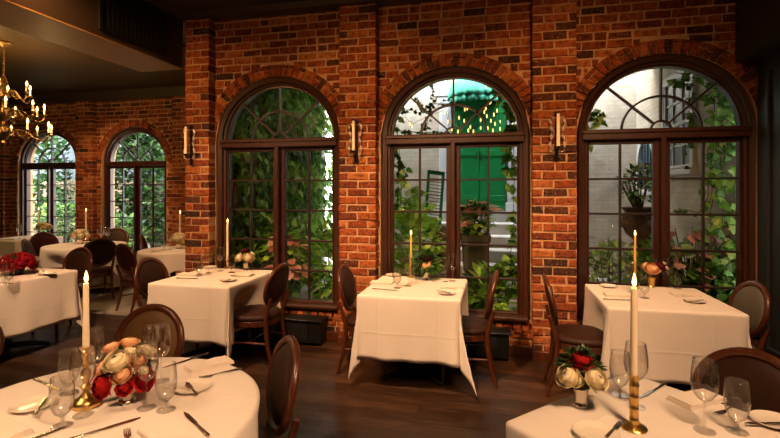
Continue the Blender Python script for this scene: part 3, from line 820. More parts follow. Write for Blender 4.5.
def mk_napkin():
    m = MB(); n = 14; L, W = .205, .10           # folded in layers with a rounded fold
    for k, (z0, z1, s_) in enumerate(((.001, .008, 1.0), (.0075, .0145, .985), (.014, .019, .965))):
        vs = []; fs = []
        pr = [(-W/2*s_, z0), (W/2*s_-.006, z0), (W/2*s_-.001, z0+(z1-z0)*.25), (W/2*s_, (z0+z1)/2), (W/2*s_-.001, z0+(z1-z0)*.75), (W/2*s_-.006, z1), (-W/2*s_, z1-.001)]
        for i in range(n+1):
            x = (-L/2+L*i/n)*s_
            for y, z in pr: vs.append((x, y+.0012*sin(i*1.1+k), z+(.0015*sin(i*.8+k*2+y*60) if z > .002 else 0)))
        q = len(pr)
        for i in range(n):
            for j in range(q): l = (j+1) % q; fs.append((i*q+j, (i+1)*q+j, (i+1)*q+l, i*q+l))
        fs += [tuple(range(q)), tuple(n*q+j for j in range(q))[::-1]]
        m.add(vs, fs)
    return m.build('napkin', NAP, smooth=0)
MK = {'wine': (mk_wine, 'wine glass'), 'goblet': (mk_goblet, 'glass'), 'flute': (mk_flute, 'glass'), 'plate': (mk_plate, 'plate'),
      'knife': (mk_knife, 'knife'), 'butter': (mk_butter, 'knife'), 'fork': (mk_fork, 'fork'), 'napkin': (mk_napkin, 'napkin')}
GRP = {'wine': 'stemmed wine glasses', 'goblet': 'short-stemmed water goblets', 'flute': None, 'plate': 'cream bread plates', 'knife': 'dinner knives', 'butter': 'butter knives', 'fork': 'dinner forks', 'napkin': 'folded white napkins'}
def put(kind, px, py, label, z=TT+.001, ang=0, sc_=None):
    mk, cat = MK[kind]; p = at(px, py, z)
    return place(kind, mk, p, radians(ang), label, cat, GRP[kind], sc_)
def lay(kind, a, b, label, z=TT+.001, sc_=None):
    """cutlery or napkin lying between two points, handle end first"""
    p, q = Vector(at(*a, z)), Vector(at(*b, z)); d = q-p; mk, cat = MK[kind]
    return place(kind, mk, (p+q)/2, atan2(d.y, d.x), label, cat, GRP[kind], sc_)
F1, F2 = 'on the round front table', 'on the front right table'
for k, x, y, l in (('goblet', 62, 426, 'water goblet nearest the picture bottom, left of the turned candlestick '+F1),
                   ('wine', 83, 415, 'wine glass standing just in front of the turned brass candlestick '+F1),
                   ('goblet', 69, 393, 'water goblet behind the wine glass, left of the turned candlestick '+F1),
                   ('wine', 94, 387, 'wine glass behind the turned candlestick, left of the roses, '+F1),
                   ('goblet', 151, 362, 'water goblet farthest back, behind the roses '+F1),
                   ('wine', 161, 381, 'wine glass just right of and behind the white rose '+F1),
                   ('wine', 146.5, 408, 'wine glass in front of the peach and red roses '+F1),
                   ('goblet', 166, 410, 'water goblet between the front wine glass and bread plate '+F1),
                   ('goblet', 620, 395, 'water goblet left of the bamboo-shaped candlestick '+F2),
                   ('wine', 636, 407, 'wine glass behind the tall candle in the bamboo-shaped holder '+F2),
                   ('wine', 704.6, 431, 'large wine glass right of the napkin '+F2),
                   ('goblet', 737, 431.5, 'water goblet right of the large wine glass, before the chair back')): put(k, x, y, l)
put('plate', 193, 389, 'bread plate with butter knife right of the roses '+F1, ang=10)
put('plate', 33.5, 407, 'bread plate with butter knife at the left of the round front table')
put('plate', 596, 436, 'bread plate in front of the small rose cup '+F2)
put('plate', 775, 424, 'bread plate at the right picture edge '+F2)
ZP = TT+.012
lay('butter', (199, 398), (185, 381), 'butter knife on the bread plate right of the roses '+F1, ZP)
lay('butter', (35, 415), (46, 398), 'butter knife on the bread plate at the left of the round front table', ZP)
lay('butter', (606, 438), (622, 421), 'butter knife leaning on the plate beside the bamboo-shaped candlestick base', ZP)
lay('butter', (785, 424), (750, 424), 'butter knife across the plate at the right picture edge', ZP)
lay('knife', (208, 354), (164, 368), 'dinner knife at the back of the round front table, above the napkin')
lay('knife', (212, 440), (181, 410), 'dinner knife below the right bread plate '+F1)
lay('knife', (76, 438), (131, 421), 'dinner knife lying in front of the turned candlestick '+F1)
lay('knife', (5, 450), (47, 434), 'dinner knife at the lower left corner '+F1)
lay('knife', (36, 380), (60, 390), 'dinner knife at the back left of the round front table')
lay('knife', (667, 383), (638, 400), 'dinner knife right of the bamboo-shaped candlestick '+F2)
lay('fork', (238, 370), (203, 378.5), 'dinner fork between the napkin and bread plate '+F1)
lay('fork', (131, 462), (126.5, 428), 'dinner fork at the picture bottom, tines up, '+F1)
lay('fork', (744, 403), (714, 417), 'dinner fork behind the water goblet '+F2)
lay('napkin', (188, 372), (229, 361), 'folded napkin at the back right of the round front table')
lay('napkin', (188, 462), (149, 421), 'folded napkin at the bottom middle of the round front table', sc_=1.15)
lay('napkin', (-14, 425), (18, 440), 'folded napkin at the lower left picture corner')
lay('napkin', (679, 405), (714, 397), 'folded napkin left of the large wine glass '+F2)
# the three tables under the windows: W1 left, W2 middle, W3 right
W1_, W2_, W3_ = 'on the table before the left near window', 'on the table facing the green door window', 'on the table before the urn window'
for k, x, y, l in (('goblet', 198.5, 276, 'water goblet farthest left '+W1_), ('wine', 208.5, 273, 'left one of two tall wine glasses '+W1_),
                   ('wine', 220.3, 271, 'right one of two tall wine glasses '+W1_), ('goblet', 231.5, 272.5, 'water goblet right of the candle '+W1_),
                   ('goblet', 397, 288, 'water goblet beside the left napkin '+W2_), ('wine', 408, 286, 'wine glass in front of the candlestick '+W2_),
                   ('flute', 445, 281.5, 'slim champagne flute right of the bouquet '+W2_), ('wine', 452.5, 281, 'wine glass right of the flute '+W2_),
                   ('wine', 632, 292, 'wine glass behind the front candle flame '+W3_), ('goblet', 644.5, 298, 'water goblet in front of the peach rose cup '+W3_),
                   ('wine', 668, 287, 'wine glass right of the peach rose cup '+W3_), ('goblet', 677.5, 288.5, 'water goblet behind the right napkin '+W3_)):
    put(k, x, y, l)
for x, y, l in ((228, 281, 'bread plate at the near right corner, '+W1_), (210, 268, 'bread plate at the window side, '+W1_),
                (393, 276, 'bread plate behind the left napkin '+W2_), (446.5, 294, 'bread plate at the near right, '+W2_),
                (608.5, 287, 'bread plate at the window side, far left '+W3_), (694.7, 302, 'bread plate at the near right corner, '+W3_)):
    put('plate', x, y, l, ang=20)
lay('butter', (222, 283), (232, 278.5), 'butter knife on the near plate '+W1_, ZP)
lay('butter', (452, 294), (436, 290), 'butter knife on the near plate '+W2_, ZP)
lay('butter', (703, 300.5), (688, 302), 'butter knife on the near right plate '+W3_, ZP)
lay('napkin', (181, 275), (198, 275.5), 'folded napkin at the left setting '+W1_); lay('napkin', (251, 276), (234, 275.5), 'folded napkin at the right setting '+W1_)
lay('napkin', (371, 283), (393, 284), 'folded napkin at the left setting '+W2_); lay('napkin', (463, 288), (441, 287.5), 'folded napkin at the right setting '+W2_)
lay('napkin', (604, 295.5), (632, 296.5), 'folded napkin at the left setting '+W3_); lay('napkin', (700, 296), (671, 295), 'folded napkin at the right setting '+W3_)
lay('knife', (372, 289), (399, 291), 'dinner knife in front of the left napkin '+W2_)
lay('knife', (606, 299.5), (632, 300.5), 'dinner knife in front of the left napkin '+W3_)
lay('knife', (179, 278.5), (196, 279), 'dinner knife in front of the left napkin '+W1_)
# left-hand tables
put('plate', 47, 274.5, 'bread plate right of the deep red flowers'); put('wine', 2, 283, 'wine glass in front of the deep red flowers at the left picture edge')
put('goblet', 9, 284, 'water goblet before the deep red flowers, right of the edge glass'); lay('napkin', (24, 273), (38, 272), 'folded napkin behind the plate by the deep red flowers')
put('wine', 101, 242, 'left one of two wine glasses on the table with white flowers by the far pillar'); put('wine', 107.5, 242.5, 'right one of two wine glasses on the table with white flowers by the far pillar')
put('wine', 170, 249.5, 'tall wine glass on the small round table half behind the near pillar'); put('goblet', 164, 250, 'water goblet on the small round table half behind the near pillar')
put('plate', 157, 251, 'bread plate on the small round table half behind the near pillar')
put('plate', 96, 245.5, 'bread plate on the round table with white flowers by the far pillar')
put('wine', 19, 239, 'wine glass on the farthest table at left'); put('napkin', 10, 240, 'folded napkin on the farthest table at left', ang=20)

# ------------------------------------------------------------------ candlesticks
def candlestick(kind, hh, ch, r, wax=WAX):
    def mk():
        o = empty('candlestick')
        h = MB(); k = hh/.23
        if kind == 'turned':
            h.lathe([(0, 0), (.056, 0), (.056, .012), (.05, .016)], 8)
            h.lathe([(.048, .016), (.045, .024), (.03, .03), (.024, .04)], 8)
            h.lathe([(.024, .036), (.012, .05), (.01, .062), (.017, .07), (.018, .077), (.01, .085), (.013, .1), (.02, .118), (.018, .135), (.010, .145), (.010, .152), (.017, .158), (.017, .164), (.010, .17), (.011, .185), (.016, .195), (.016, .20), (.012, .206), (.015, .215), (.022, .226), (.022, hh), (.010, hh), (.010, hh-.01), (0, hh-.01)], 20)
        elif kind == 'bamboo':
            h.lathe([(0, 0), (.042, 0), (.044, .004), (.04, .009), (.024, .013), (.0155, .018), (.0145, .03)], 28)
            pr = []
            n = 4
            for i in range(n):
                a, b = .028+(hh-.028)*i/n, .028+(hh-.028)*(i+1)/n
                pr += [(.0152, a), (.0168, a+.002), (.0168, a+.004), (.0150, a+.006), (.0146, (a+b)/2), (.0150, b-.003)]
            h.lathe(pr+[(.0155, hh), (.0115, hh), (.0115, hh-.008), (0, hh-.008)], 20)
        else:
            h.lathe([(0, 0), (.038, 0), (.04, .004), (.034, .01), (.016, .018), (.011, .03), (.012, hh*.5), (.017, hh*.6), (.011, hh*.72), (.013, hh*.86), (.02, hh*.96), (.02, hh), (r, hh), (r, hh-.008), (0, hh-.008)], 20)
        h.build('holder', BRASS, o, 50)
        c = MB().lathe([(0, hh-.008), (r, hh-.008), (r, hh+.01), (r*.82, hh+ch*.97), (r*.72, hh+ch), (r*.4, hh+ch-.003), (0, hh+ch-.004)], 18).build('candle', wax, o, 60)
        MB().tube([(0, 0, hh+ch-.006), (.001, 0, hh+ch+.004), (.003, 0, hh+ch+.012)], .0012, 6).build('wick', BLACKM, c)
        s_ = 1.15
        MB().lathe([(0, 0), (.0035*s_, .004), (.0062*s_, .012), (.0066*s_, .018), (.0048*s_, .03), (.002*s_, .042), (0, .05)], 12, T(.001, 0, hh+ch+.002)).build('flame', FLAME, c, 180)
        return o
    return mk
def candle_at(key, px, py, args, label, watts=1.2, ang=0):
    p = at(px, py, TT+.001)
    o = place(key, candlestick(*args), p, radians(ang), label, 'candlestick', 'candlesticks with lit tapers')
    l = bpy.data.lights.new('candle_light', 'POINT'); l.energy = watts; l.color = (1, .52, .18); l.shadow_soft_size = .012
    q = bpy.data.objects.new('candle_light', l); col.objects.link(q); q.location = (p[0], p[1], p[2]+args[1]+args[2]+.03)
candle_at('cs_turned', 86, 405, ('turned', .23, .25, .0125), 'turned brass candlestick with lit white taper left of the roses on the round table', 1.6, 12)
candle_at('cs_bamboo', 634, 428, ('bamboo', .19, .31, .0125), 'bamboo-shaped brass candlestick with tall lit taper on the front right table', 1.6)
candle_at('cs_low', 227.5, 268, ('low', .09, .40, .013), 'lit tall taper in low brass holder against the left near window')
candle_at('cs_gold', 411, 277, ('low', .10, .31, .011, WAXG), 'lit golden taper in low brass holder on the table facing the green door')
candle_at('cs_gold2', 635, 288, ('low', .11, .34, .011, WAXG), 'lit golden taper on the table before the urn window')
candle_at('cs_low', 86, 240, ('low', .09, .40, .013), 'lit white taper against the far brick pillar behind white flowers')
candle_at('cs_low', 180, 246, ('low', .09, .40, .013), 'lit white taper beside the near brick pillar on the small round table')
candle_at('cs_low', 38.5, 237, ('low', .09, .36, .013), 'lit white taper on the farthest table, against the leftmost window')

# ------------------------------------------------------------------ flowers
ROSE = {}
def rose_mesh(mat, seed=0):
    if (mat.name, seed) in ROSE: return ROSE[mat.name, seed]
    rnd = random.Random(seed+11); m = MB()
    m.ball((0, 0, -.05), .45, .45, .45, 12, 8); m.lathe([(0, -.95), (.3, -.85), (.6, -.6), (.72, -.25), (.5, -.1), (0, -.1)], 14)
    # petals wrapped round the heart, the outer ones opening lower and curling out
    for n, R_, th, curl in ((3, .58, .08, .03), (3, .68, .15, .05), (4, .77, .22, .06), (5, .85, .29, .10), (5, .92, .36, .15), (6, .97, .44, .22)):
        off = rnd.uniform(0, 6)
        for k in range(n):
            a0 = off+2*pi*k/n+rnd.uniform(-.12, .12); w = 2*pi/n*1.45; vs = []; fs = []; U, V = 6, 6
            tt_ = th*rnd.uniform(.9, 1.1)
            for j in range(V+1):
                t = j/V
                for i in range(U+1):
                    s_ = -1+2*i/U; te = tt_+.07*abs(s_)**2
                    pol = pi*(1-.12)*(1-t)+pi*te*t
                    lip = max(0, t-.72)/.28
                    r = R_*(1+.035*s_*(1 if k % 2 else -1))+curl*lip**1.6*(1 if seed == 0 else 1.9)
                    a = a0+s_*w/2; r += (.10*lip*sin(5*s_+k) if seed == 1 else 0)
                    vs.append((r*sin(pol)*cos(a), r*sin(pol)*sin(a), r*cos(pol)*.86+.22*(1-R_)-curl*(.25 if seed == 0 else .9)*lip**3))
            for j in range(V):
                for i in range(U): q = j*(U+1)+i; fs.append((q, q+1, q+U+2, q+U+1))
            m.add(vs, fs)
    o = m.build('rose', mat, None, 180); me = o.data; bpy.data.objects.remove(o)
    ROSE[mat.name, seed] = me; return me
def leaf(m, p, d, up, L, W, fold=.25, lobes=False):
    """one pointed leaf starting at p, growing along d"""
    d = Vector(d).normalized(); s_ = d.cross(Vector(up))
    if s_.length < .05: s_ = d.cross(Vector((1, .3, 0)))
    s_.normalize(); n = s_.cross(d); p = Vector(p)
    if lobes:
        pr = [(0, 0), (.12, .52), (.02, .78), (.34, .62), (.46, .98), (.60, .55), (.82, .42), (1.08, 0)]
    else: pr = [(0, 0), (.25, .75), (.5, 1), (.75, .68), (1, 0)]
    k = len(pr)
    mid = [p+d*(a*L)+n*(-.18*L*a*a) for a, _ in pr]
    rt = [p+d*(a*L)+s_*(b*W)+n*(fold*b*W-.18*L*a*a) for a, b in pr[1:-1]]
    lt = [p+d*(a*L)-s_*(b*W)+n*(fold*b*W-.18*L*a*a) for a, b in pr[1:-1]]
    vs = mid+rt+lt; fs = []
    for side in (0, 1):
        o = k+side*(k-2)
        e = lambda i: o+i-1
        fs.append((0, e(1), 1) if not side else (0, 1, e(1)))
        for i in range(1, k-2): fs.append((i, e(i), e(i+1), i+1) if not side else (i, i+1, e(i+1), e(i)))
        fs.append((k-2, e(k-2), k-1) if not side else (k-2, k-1, e(k-2)))
    m.add(vs, fs)
def rdir(rnd, zmin=-1, zmax=1):
    z = rnd.uniform(zmin, zmax); a = rnd.uniform(0, 2*pi); q = sqrt(max(0, 1-z*z)); return Vector((q*cos(a), q*sin(a), z))
def bouquet(px, py, label, vase, blooms, R_, zc, nleaf, seed, lmat=LF_GARN, vh=.075, vr=.03, leafL=.04):
    """blooms: (x, y, z, radius, petal material) relative to the bouquet's centre, y towards the viewer"""
    rnd = random.Random(seed); p = at(px, py, TT+.001); o = empty('flower_arrangement', p, 0, label, 'flowers', 'table bouquets in cups')
    view = atan2(p[0], p[1])
    MB().lathe([(0, 0), (vr*.85, 0), (vr*.92, .004), (vr*.86, .009), (vr*.74, .013), (vr*.8, .03), (vr*1.05, vh-.003), (vr*1.1, vh), (vr*1.02, vh), (vr*.95, vh-.005), (0, vh-.012)], 28).build('cup', vase, o, 50)
    vd = Vector((-sin(view), -cos(view), .5)).normalized()
    cen = [((bx*cos(view)-by*sin(view), -bx*sin(view)-by*cos(view)), bz, br) for bx, by, bz, br, mt in blooms]
    lm = MB()
    for i in range(nleaf):
        d = rdir(rnd, -.45, 1); q = Vector((0, 0, zc))+Vector((d.x*R_*.45, d.y*R_*.45, d.z*R_*.5))
        dd = (d+rdir(rnd)*.5).normalized(); tip = q+dd*leafL
        if any((tip-Vector((cb[0], cb[1], zc+bz_))-vd*s_).length < br_*.85 for cb, bz_, br_ in cen for s_ in (0, .03)): continue
        leaf(lm, q, dd, (0, 0, 1), leafL*rnd.uniform(.7, 1.3), leafL*.3)
    for i in range(8):
        d = rdir(rnd, .2, 1); lm.tube([(0, 0, vh-.03), (d.x*R_*.2, d.y*R_*.2, vh+.01), (d.x*R_*.5, d.y*R_*.5, zc+d.z*R_*.3)], .0018, 5)
    lm.build('foliage', lmat, o, 180)
    for i, (bx, by, bz, br, mt) in enumerate(blooms):
        X, Y = bx*cos(-view)-(-by)*sin(-view), bx*sin(-view)+(-by)*cos(-view)
        r = bpy.data.objects.new('rose', rose_mesh(mt, 1 if mt is P_RED or mt is P_CRI else 0)); col.objects.link(r); r.parent = o
        r.location = (X, Y, zc+bz); d = Vector((X, Y, bz*1.0+R_*.55)).normalized()
        r.rotation_euler = d.to_track_quat('Z', 'Y').to_euler(); r.scale = (br,)*3
    return o
bouquet(127, 401, 'large bouquet of cream, peach and red roses on the round front table', SILV,
        [(-.035, .06, .04, .045, P_YEL), (.035, .055, .03, .033, P_PEA), (-.02, .07, -.01, .034, P_PEA), (-.085, .02, .01, .03, P_PEA),
         (-.055, -.01, .075, .03, P_PEA), (.01, -.01, .085, .032, P_PEA), (.075, .01, .045, .033, P_WHI), (-.085, .045, -.05, .04, P_RED),
         (.06, .06, -.045, .04, P_RED), (-.01, .085, -.06, .024, P_RED), (.055, .075, -.005, .018, P_YEL), (.02, .03, .06, .03, P_YEL), (-.03, -.06, .03, .034, P_RED), (.05, -.06, .03, .034, P_YEL)],
        .125, .145, 190, 1, LF_GARN, .085, .034)
bouquet(580, 405.5, 'silver cup with cream roses and one red rose on the front right table', SILV,
        [(-.044, .07, .0, .042, P_YEL), (.056, .06, .0, .042, P_YEL), (.006, .03, .052, .036, P_RED), (-.016, .07, -.012, .026, P_YEL), (0, -.05, .01, .034, P_YEL)],
        .125, .135, 210, 2, LF_GARN, .072, .030)
bouquet(425.6, 280, 'small cup with peach and burgundy blooms and dark leaves, facing the green door', SILV,
        [(.01, .07, .0, .052, P_PEA), (.0, .02, .06, .055, P_BUR), (-.05, .02, .03, .035, P_BUR), (.03, -.03, .04, .035, P_WHI)], .15, .15, 130, 3, LF_DARK, .075, .028, .075)
bouquet(246, 270, 'small cup of white blooms and dark leaves before the left near window', SILV,
        [(.025, .07, .0, .055, P_WHI), (-.075, .05, .0, .045, P_YEL), (.06, .0, .03, .03, P_WHI), (-.01, .0, .06, .045, P_BUR)], .10, .14, 70, 4, LF_DARK, .075, .03, .05)
bouquet(651, 287, 'small brass cup with peach rose and dark burgundy leaves before the urn window', BRASS,
        [(.01, .06, .01, .058, P_PEA), (.07, .02, .03, .045, P_BUR), (-.05, -.01, .02, .04, P_PEA), (.12, .02, .02, .016, P_WHI), (.1, .03, .06, .014, P_WHI)], .11, .16, 60, 5, LF_DARK, .085, .034, .05)
bl = []
r5 = random.Random(9)
for i in range(34):
    d = rdir(r5, -.1, 1); bl.append((d.x*.135, d.y*.135, d.z*.10-.01, .042, P_CRI))
bouquet(17, 274.5, 'wide dome of deep red flowers in a dark bowl at the left picture edge', BLACKM, bl, .13, .115, 50, 6, LF_DARK, .085, .07)
def whites(seed, n=9):
    r = random.Random(seed); out = []
    for i in range(n):
        d = rdir(r, -.1, 1); out.append((d.x*.09, d.y*.09, d.z*.07+.02, .05, (P_WHI, P_WHI, P_YEL)[i % 3]))
    return out
bouquet(80, 244, 'low bouquet of white and cream flowers in front of the far brick pillar', SILV, whites(1, 18), .12, .12, 22, 7, LF_PALE, .07, .045, .05)
bouquet(178.5, 248.5, 'small bouquet of white flowers at the near brick pillar on the small round table', SILV, whites(2, 12), .10, .11, 16, 8, LF_PALE, .065, .035, .045)
bouquet(44, 238.8, 'bouquet of white flowers on the farthest table before the leftmost window', SILV, whites(3, 14), .14, .17, 40, 9, LF_PALE, .08, .04, .06)

BRONZ = simple('dark_bronze', (.17, .095, .033), .38, 1, .25, 20, .03)
# ------------------------------------------------------------------ chandelier
CHX, CHY = -6.30, 4.75
ch = empty('chandelier', (CHX, CHY, 0), 0, 'brass chandelier with many glowing candle bulbs hanging at upper left', 'chandelier')
MB().lathe([(0, CZ-.03), (.10, CZ-.03), (.10, CZ-.045), (.075, CZ-.06), (.02, CZ-.085), (.012, CZ-.1), (0, CZ-.1)], 24).build('canopy', BRONZ, ch)
m = MB()
for k in range(9):
    z = CZ-.10-k*.042; M = T(0, 0, z-.025) @ R(pi/2*(k % 2), 'Z') @ R(pi/2, 'X')
    m.tube([(.012*cos(2*pi*i/14), .024*sin(2*pi*i/14), 0) for i in range(14)], .0035, 6, M, 1, True)
m.build('chain', BRONZ, ch)
MB().lathe([(0, 3.10), (.012, 3.10), (.03, 3.06), (.05, 3.0), (.02, 2.95), (.018, 2.9), (.06, 2.86), (.065, 2.83), (.02, 2.78), (.018, 2.72), (.07, 2.66), (.085, 2.60), (.06, 2.54), (.02, 2.5), (.018, 2.46), (.07, 2.42), (.085, 2.36), (.05, 2.29), (.02, 2.25), (.03, 2.22), (.018, 2.19), (0, 2.17)], 24).build('stem', BRONZ, ch)
for tier, (n, r, z, off) in enumerate(((6, .30, 2.88, .25), (9, .43, 2.62, .1), (10, .52, 2.36, .45))):
    for k in range(n):
        a = off+2*pi*k/n; M = R(a)
        arm = MB().tube([(.03, 0, z-.04), (r*.3, 0, z+.04), (r*.5, 0, z+.02), (r*.68, 0, z-.07), (r*.86, 0, z-.10), (r*.98, 0, z-.06), (r, 0, z-.005)], .008, 8, M)
        arm.tube([(r*.5+.05*cos(t*.35+2.5)*(1-t/24), 0, z-.02+.05*sin(t*.35+2.5)*(1-t/24)) for t in range(20)], .0045, 6, M)
        ao = arm.build('arm', BRONZ, ch, 180)
        Mx = M @ T(r, 0, 0)
        MB().lathe([(0, z-.012), (.02, z-.012), (.036, z), (.038, z+.004), (.02, z), (0, z)], 16, Mx).build('drip_pan', BRONZ, ao)
        MB().lathe([(0, z), (.0125, z), (.0125, z+.085), (.008, z+.09), (0, z+.09)], 12, Mx).build('candle_sleeve', WAX, ao)
        MB().lathe([(0, z+.088), (.006, z+.09), (.0125, z+.105), (.0135, z+.115), (.008, z+.135), (.002, z+.152), (0, z+.155)], 12, Mx).build('bulb', BULB, ao, 180)
for k in range(3):
    for tz, tr in ((2.99, .32), (2.48, .55)):
        a = k*2*pi/3+tz; l = bpy.data.lights.new('chandelier_light', 'POINT'); l.energy = 13; l.color = (1, .58, .20); l.shadow_soft_size = .04
        q = bpy.data.objects.new('chandelier_light', l); col.objects.link(q); q.location = (CHX+tr*cos(a), CHY+tr*sin(a), tz+.08)
BOUNCE = simple('pale_bounce_ground', (.42, .38, .33), .95, var=.3, scale=10, bmp=.3)  # ground coloured pale to bounce daylight up into the courtyard
# ------------------------------------------------------------------ the courtyard outside
tag(MB().box(-16, 9, 4.96, 22, -.1, .04).build('ground', BOUNCE, smooth=0), kind='structure')
slab('wall_court_back', WB, -3.15, 2.45, 9.0, 9.25, .04, 5.6)
slab('wall_court_right', WBX, 2.45, 2.7, 4.96, 9.25, .04, 4.2)
def at_y(px, py, Y):              # point seen at a pixel on the upright plane y = Y
    u = (px-390)/FPX; X = (u*CT-ST)/(CT+u*ST)*Y; D = -X*ST+Y*CT
    return (X, Y, EYE-(py-190)*D/FPX)
# green double door, white surround, shell awning, steps
d = empty('door_1', (-.31, 8.98, 1.2), kind='structure')
for s_ in (-1, 1):
    lf = MB(); x0, x1 = (.004, .50) if s_ > 0 else (-.50, -.004)
    lf.box(x0, x1, -.05, 0, 0, 2.15, bv=.006)
    for k in range(1, 4): xx = x0+(x1-x0)*k/4; lf.box(xx-.004, xx+.004, -.056, -.05, .02, 2.13)
    for z in (.25, 1.1, 1.9): lf.box(x0+.02, x1-.02, -.066, -.05, z-.05, z+.05, bv=.004)
    lo = lf.build('door_leaf', GREENP, d, 0)
    MB().tube([(x0+.04 if s_ > 0 else x1-.04, -.06, .95), (x0+.04 if s_ > 0 else x1-.04, -.10, .97), (x0+.04 if s_ > 0 else x1-.04, -.10, 1.1), (x0+.04 if s_ > 0 else x1-.04, -.06, 1.12)], .009, 8).build('handle', BLACKM, lo)
sr = MB()
for x0, x1 in ((-.76, -.52), (.52, .76)):
    sr.box(x0, x1, -.10, .02, -.02, 2.2, bv=.01); sr.box(x0-.03, x1+.03, -.13, .02, -.02, .16, bv=.01); sr.box(x0-.03, x1+.03, -.13, .02, 2.06, 2.2, bv=.01)
    sr.box(x0+.05, x1-.05, -.115, -.09, .25, 1.95, bv=.006)
sr.box(-.86, .86, -.16, .02, 2.2, 2.3, bv=.01); 
for s_ in (-1, 1): sr.box(min(s_*.62, s_*.86), max(s_*.62, s_*.86), -.16, .02, 2.3, 2.52, bv=.02); sr.box(min(s_*.6, s_*.92), max(s_*.6, s_*.92), -.2, .02, 2.52, 2.6, bv=.015)
sr.build('surround', WHITEP, d, 0)
aw = empty('shell_awning', (-.40, 8.90, 3.34), 0, 'green shell-shaped awning above the green door across the courtyard', 'awning')
vs = []; fs = []; n, k = 48, 10
for j in range(k+1):
    t = j/k
    for i in range(n+1):
        a = pi*i/n; q = 1+.09*abs(sin(a*8))
        vs.append((-.56*cos(a)*q*sin(t*pi/2), -.50*sin(a)*q*sin(t*pi/2), .50*cos(t*pi/2)))
for j in range(k):
    for i in range(n): fs.append((j*(n+1)+i, j*(n+1)+i+1, (j+1)*(n+1)+i+1, (j+1)*(n+1)+i))
c_ = MB().add(vs, fs); cv = c_.build('canopy', TEAL, aw, 180); cv.modifiers.new('t', 'SOLIDIFY').thickness = .012
v_ = MB(); pts = [(-.57*cos(pi*i/96), -.51*sin(pi*i/96)) for i in range(97)]
vs = []; fs = []
for i, (x, y) in enumerate(pts):
    vs += [(x, y, .01), (x*1.01, y*1.01, -.10-.03*abs(sin(i*pi/6)))]
    if i: fs.append((2*i-2, 2*i-1, 2*i+1, 2*i))
v_.add(vs, fs); v_.build('valance', TEAL, aw, 180).modifiers.new('t', 'SOLIDIFY').thickness = .008
st = MB()
for k in range(6): st.box(-1.25, .95, 8.98-.36*(k+1), 8.98-.36*k+.02, .04, 1.2-.19*k, bv=.012)
tag(st.build('stone_steps', STONE, smooth=0), kind='structure')
# side windows of the white house on the right
def side_window(n, y0, y1, z0, z1, arch=False):
    w = empty('window_%d' % n, (2.45, (y0+y1)/2, z0), kind='structure'); hw = (y1-y0)/2; h = z1-z0
    f = MB(); X = lambda a, b: (a, b)
    f.box(-.05, .02, -hw-.09, -hw, -.02, h+.08, bv=.008); f.box(-.05, .02, hw, hw+.09, -.02, h+.08, bv=.008)
    f.box(-.10, .02, -hw-.14, hw+.14, -.10, -.02, bv=.01)
    if not arch: f.box(-.06, .02, -hw-.12, hw+.12, h, h+.11, bv=.008)
    else:
        m_ = MB(); pr = [(0, .02), (0, -.05), (.09, -.05), (.09, .02)]
        path = [(hw*cos(pi*i/20), h+hw*sin(pi*i/20), cos(pi*i/20), sin(pi*i/20)) for i in range(21)]
        f.sweep(path, pr, R(-pi/2))
    f.build('frame', WHITEP, w, 0)
    g = MB().box(-.012, .01, -hw, hw, 0, h)
    if arch:
        pts = [(-.012, hw*cos(pi*i/20), h+hw*sin(pi*i/20)) for i in range(21)]; g.add(pts, [tuple(range(21))])
    g.build('pane', PANEGLASS, w, 0)
    s_ = MB(); t = .012 if not arch else .006
    for k in range(1, 3 if not arch else 5): yy = -hw+2*hw*k/(3 if not arch else 5); s_.box(-.03, -.008, yy-t, yy+t, 0, h+(.0 if not arch else hw*.8))
    for k in range(1, 4 if not arch else 7): zz = h*k/(4 if not arch else 6); s_.box(-.03, -.008, -hw, hw, zz-t, zz+t)
    s_.box(-.035, -.005, -hw, -hw+.035, 0, h); s_.box(-.035, -.005, hw-.035, hw, 0, h); s_.box(-.035, -.005, -hw, hw, 0, .04); s_.box(-.035, -.005, -hw, hw, h/2-.022, h/2+.022)
    s_.build('sash', WHITEP if not arch else BLACKM, w, 0)
side_window(6, 6.55, 7.5, 1.9, 3.1)
side_window(7, 8.0, 8.75, 1.62, 2.05, True)
# downpipe
dp = MB().tube([(-3.24, 8.3, .04), (-3.24, 8.3, 4.6)], .055, 14)
for z in (1.0, 2.2, 3.4): dp.lathe([(.055, z-.05), (.068, z-.045), (.068, z+.045), (.055, z+.05)], 14, T(-3.24, 8.3, 0))
tag(dp.build('downpipe', WHITEP), 'white upright pipe amid ivy, seen through the left near window', 'pipe')

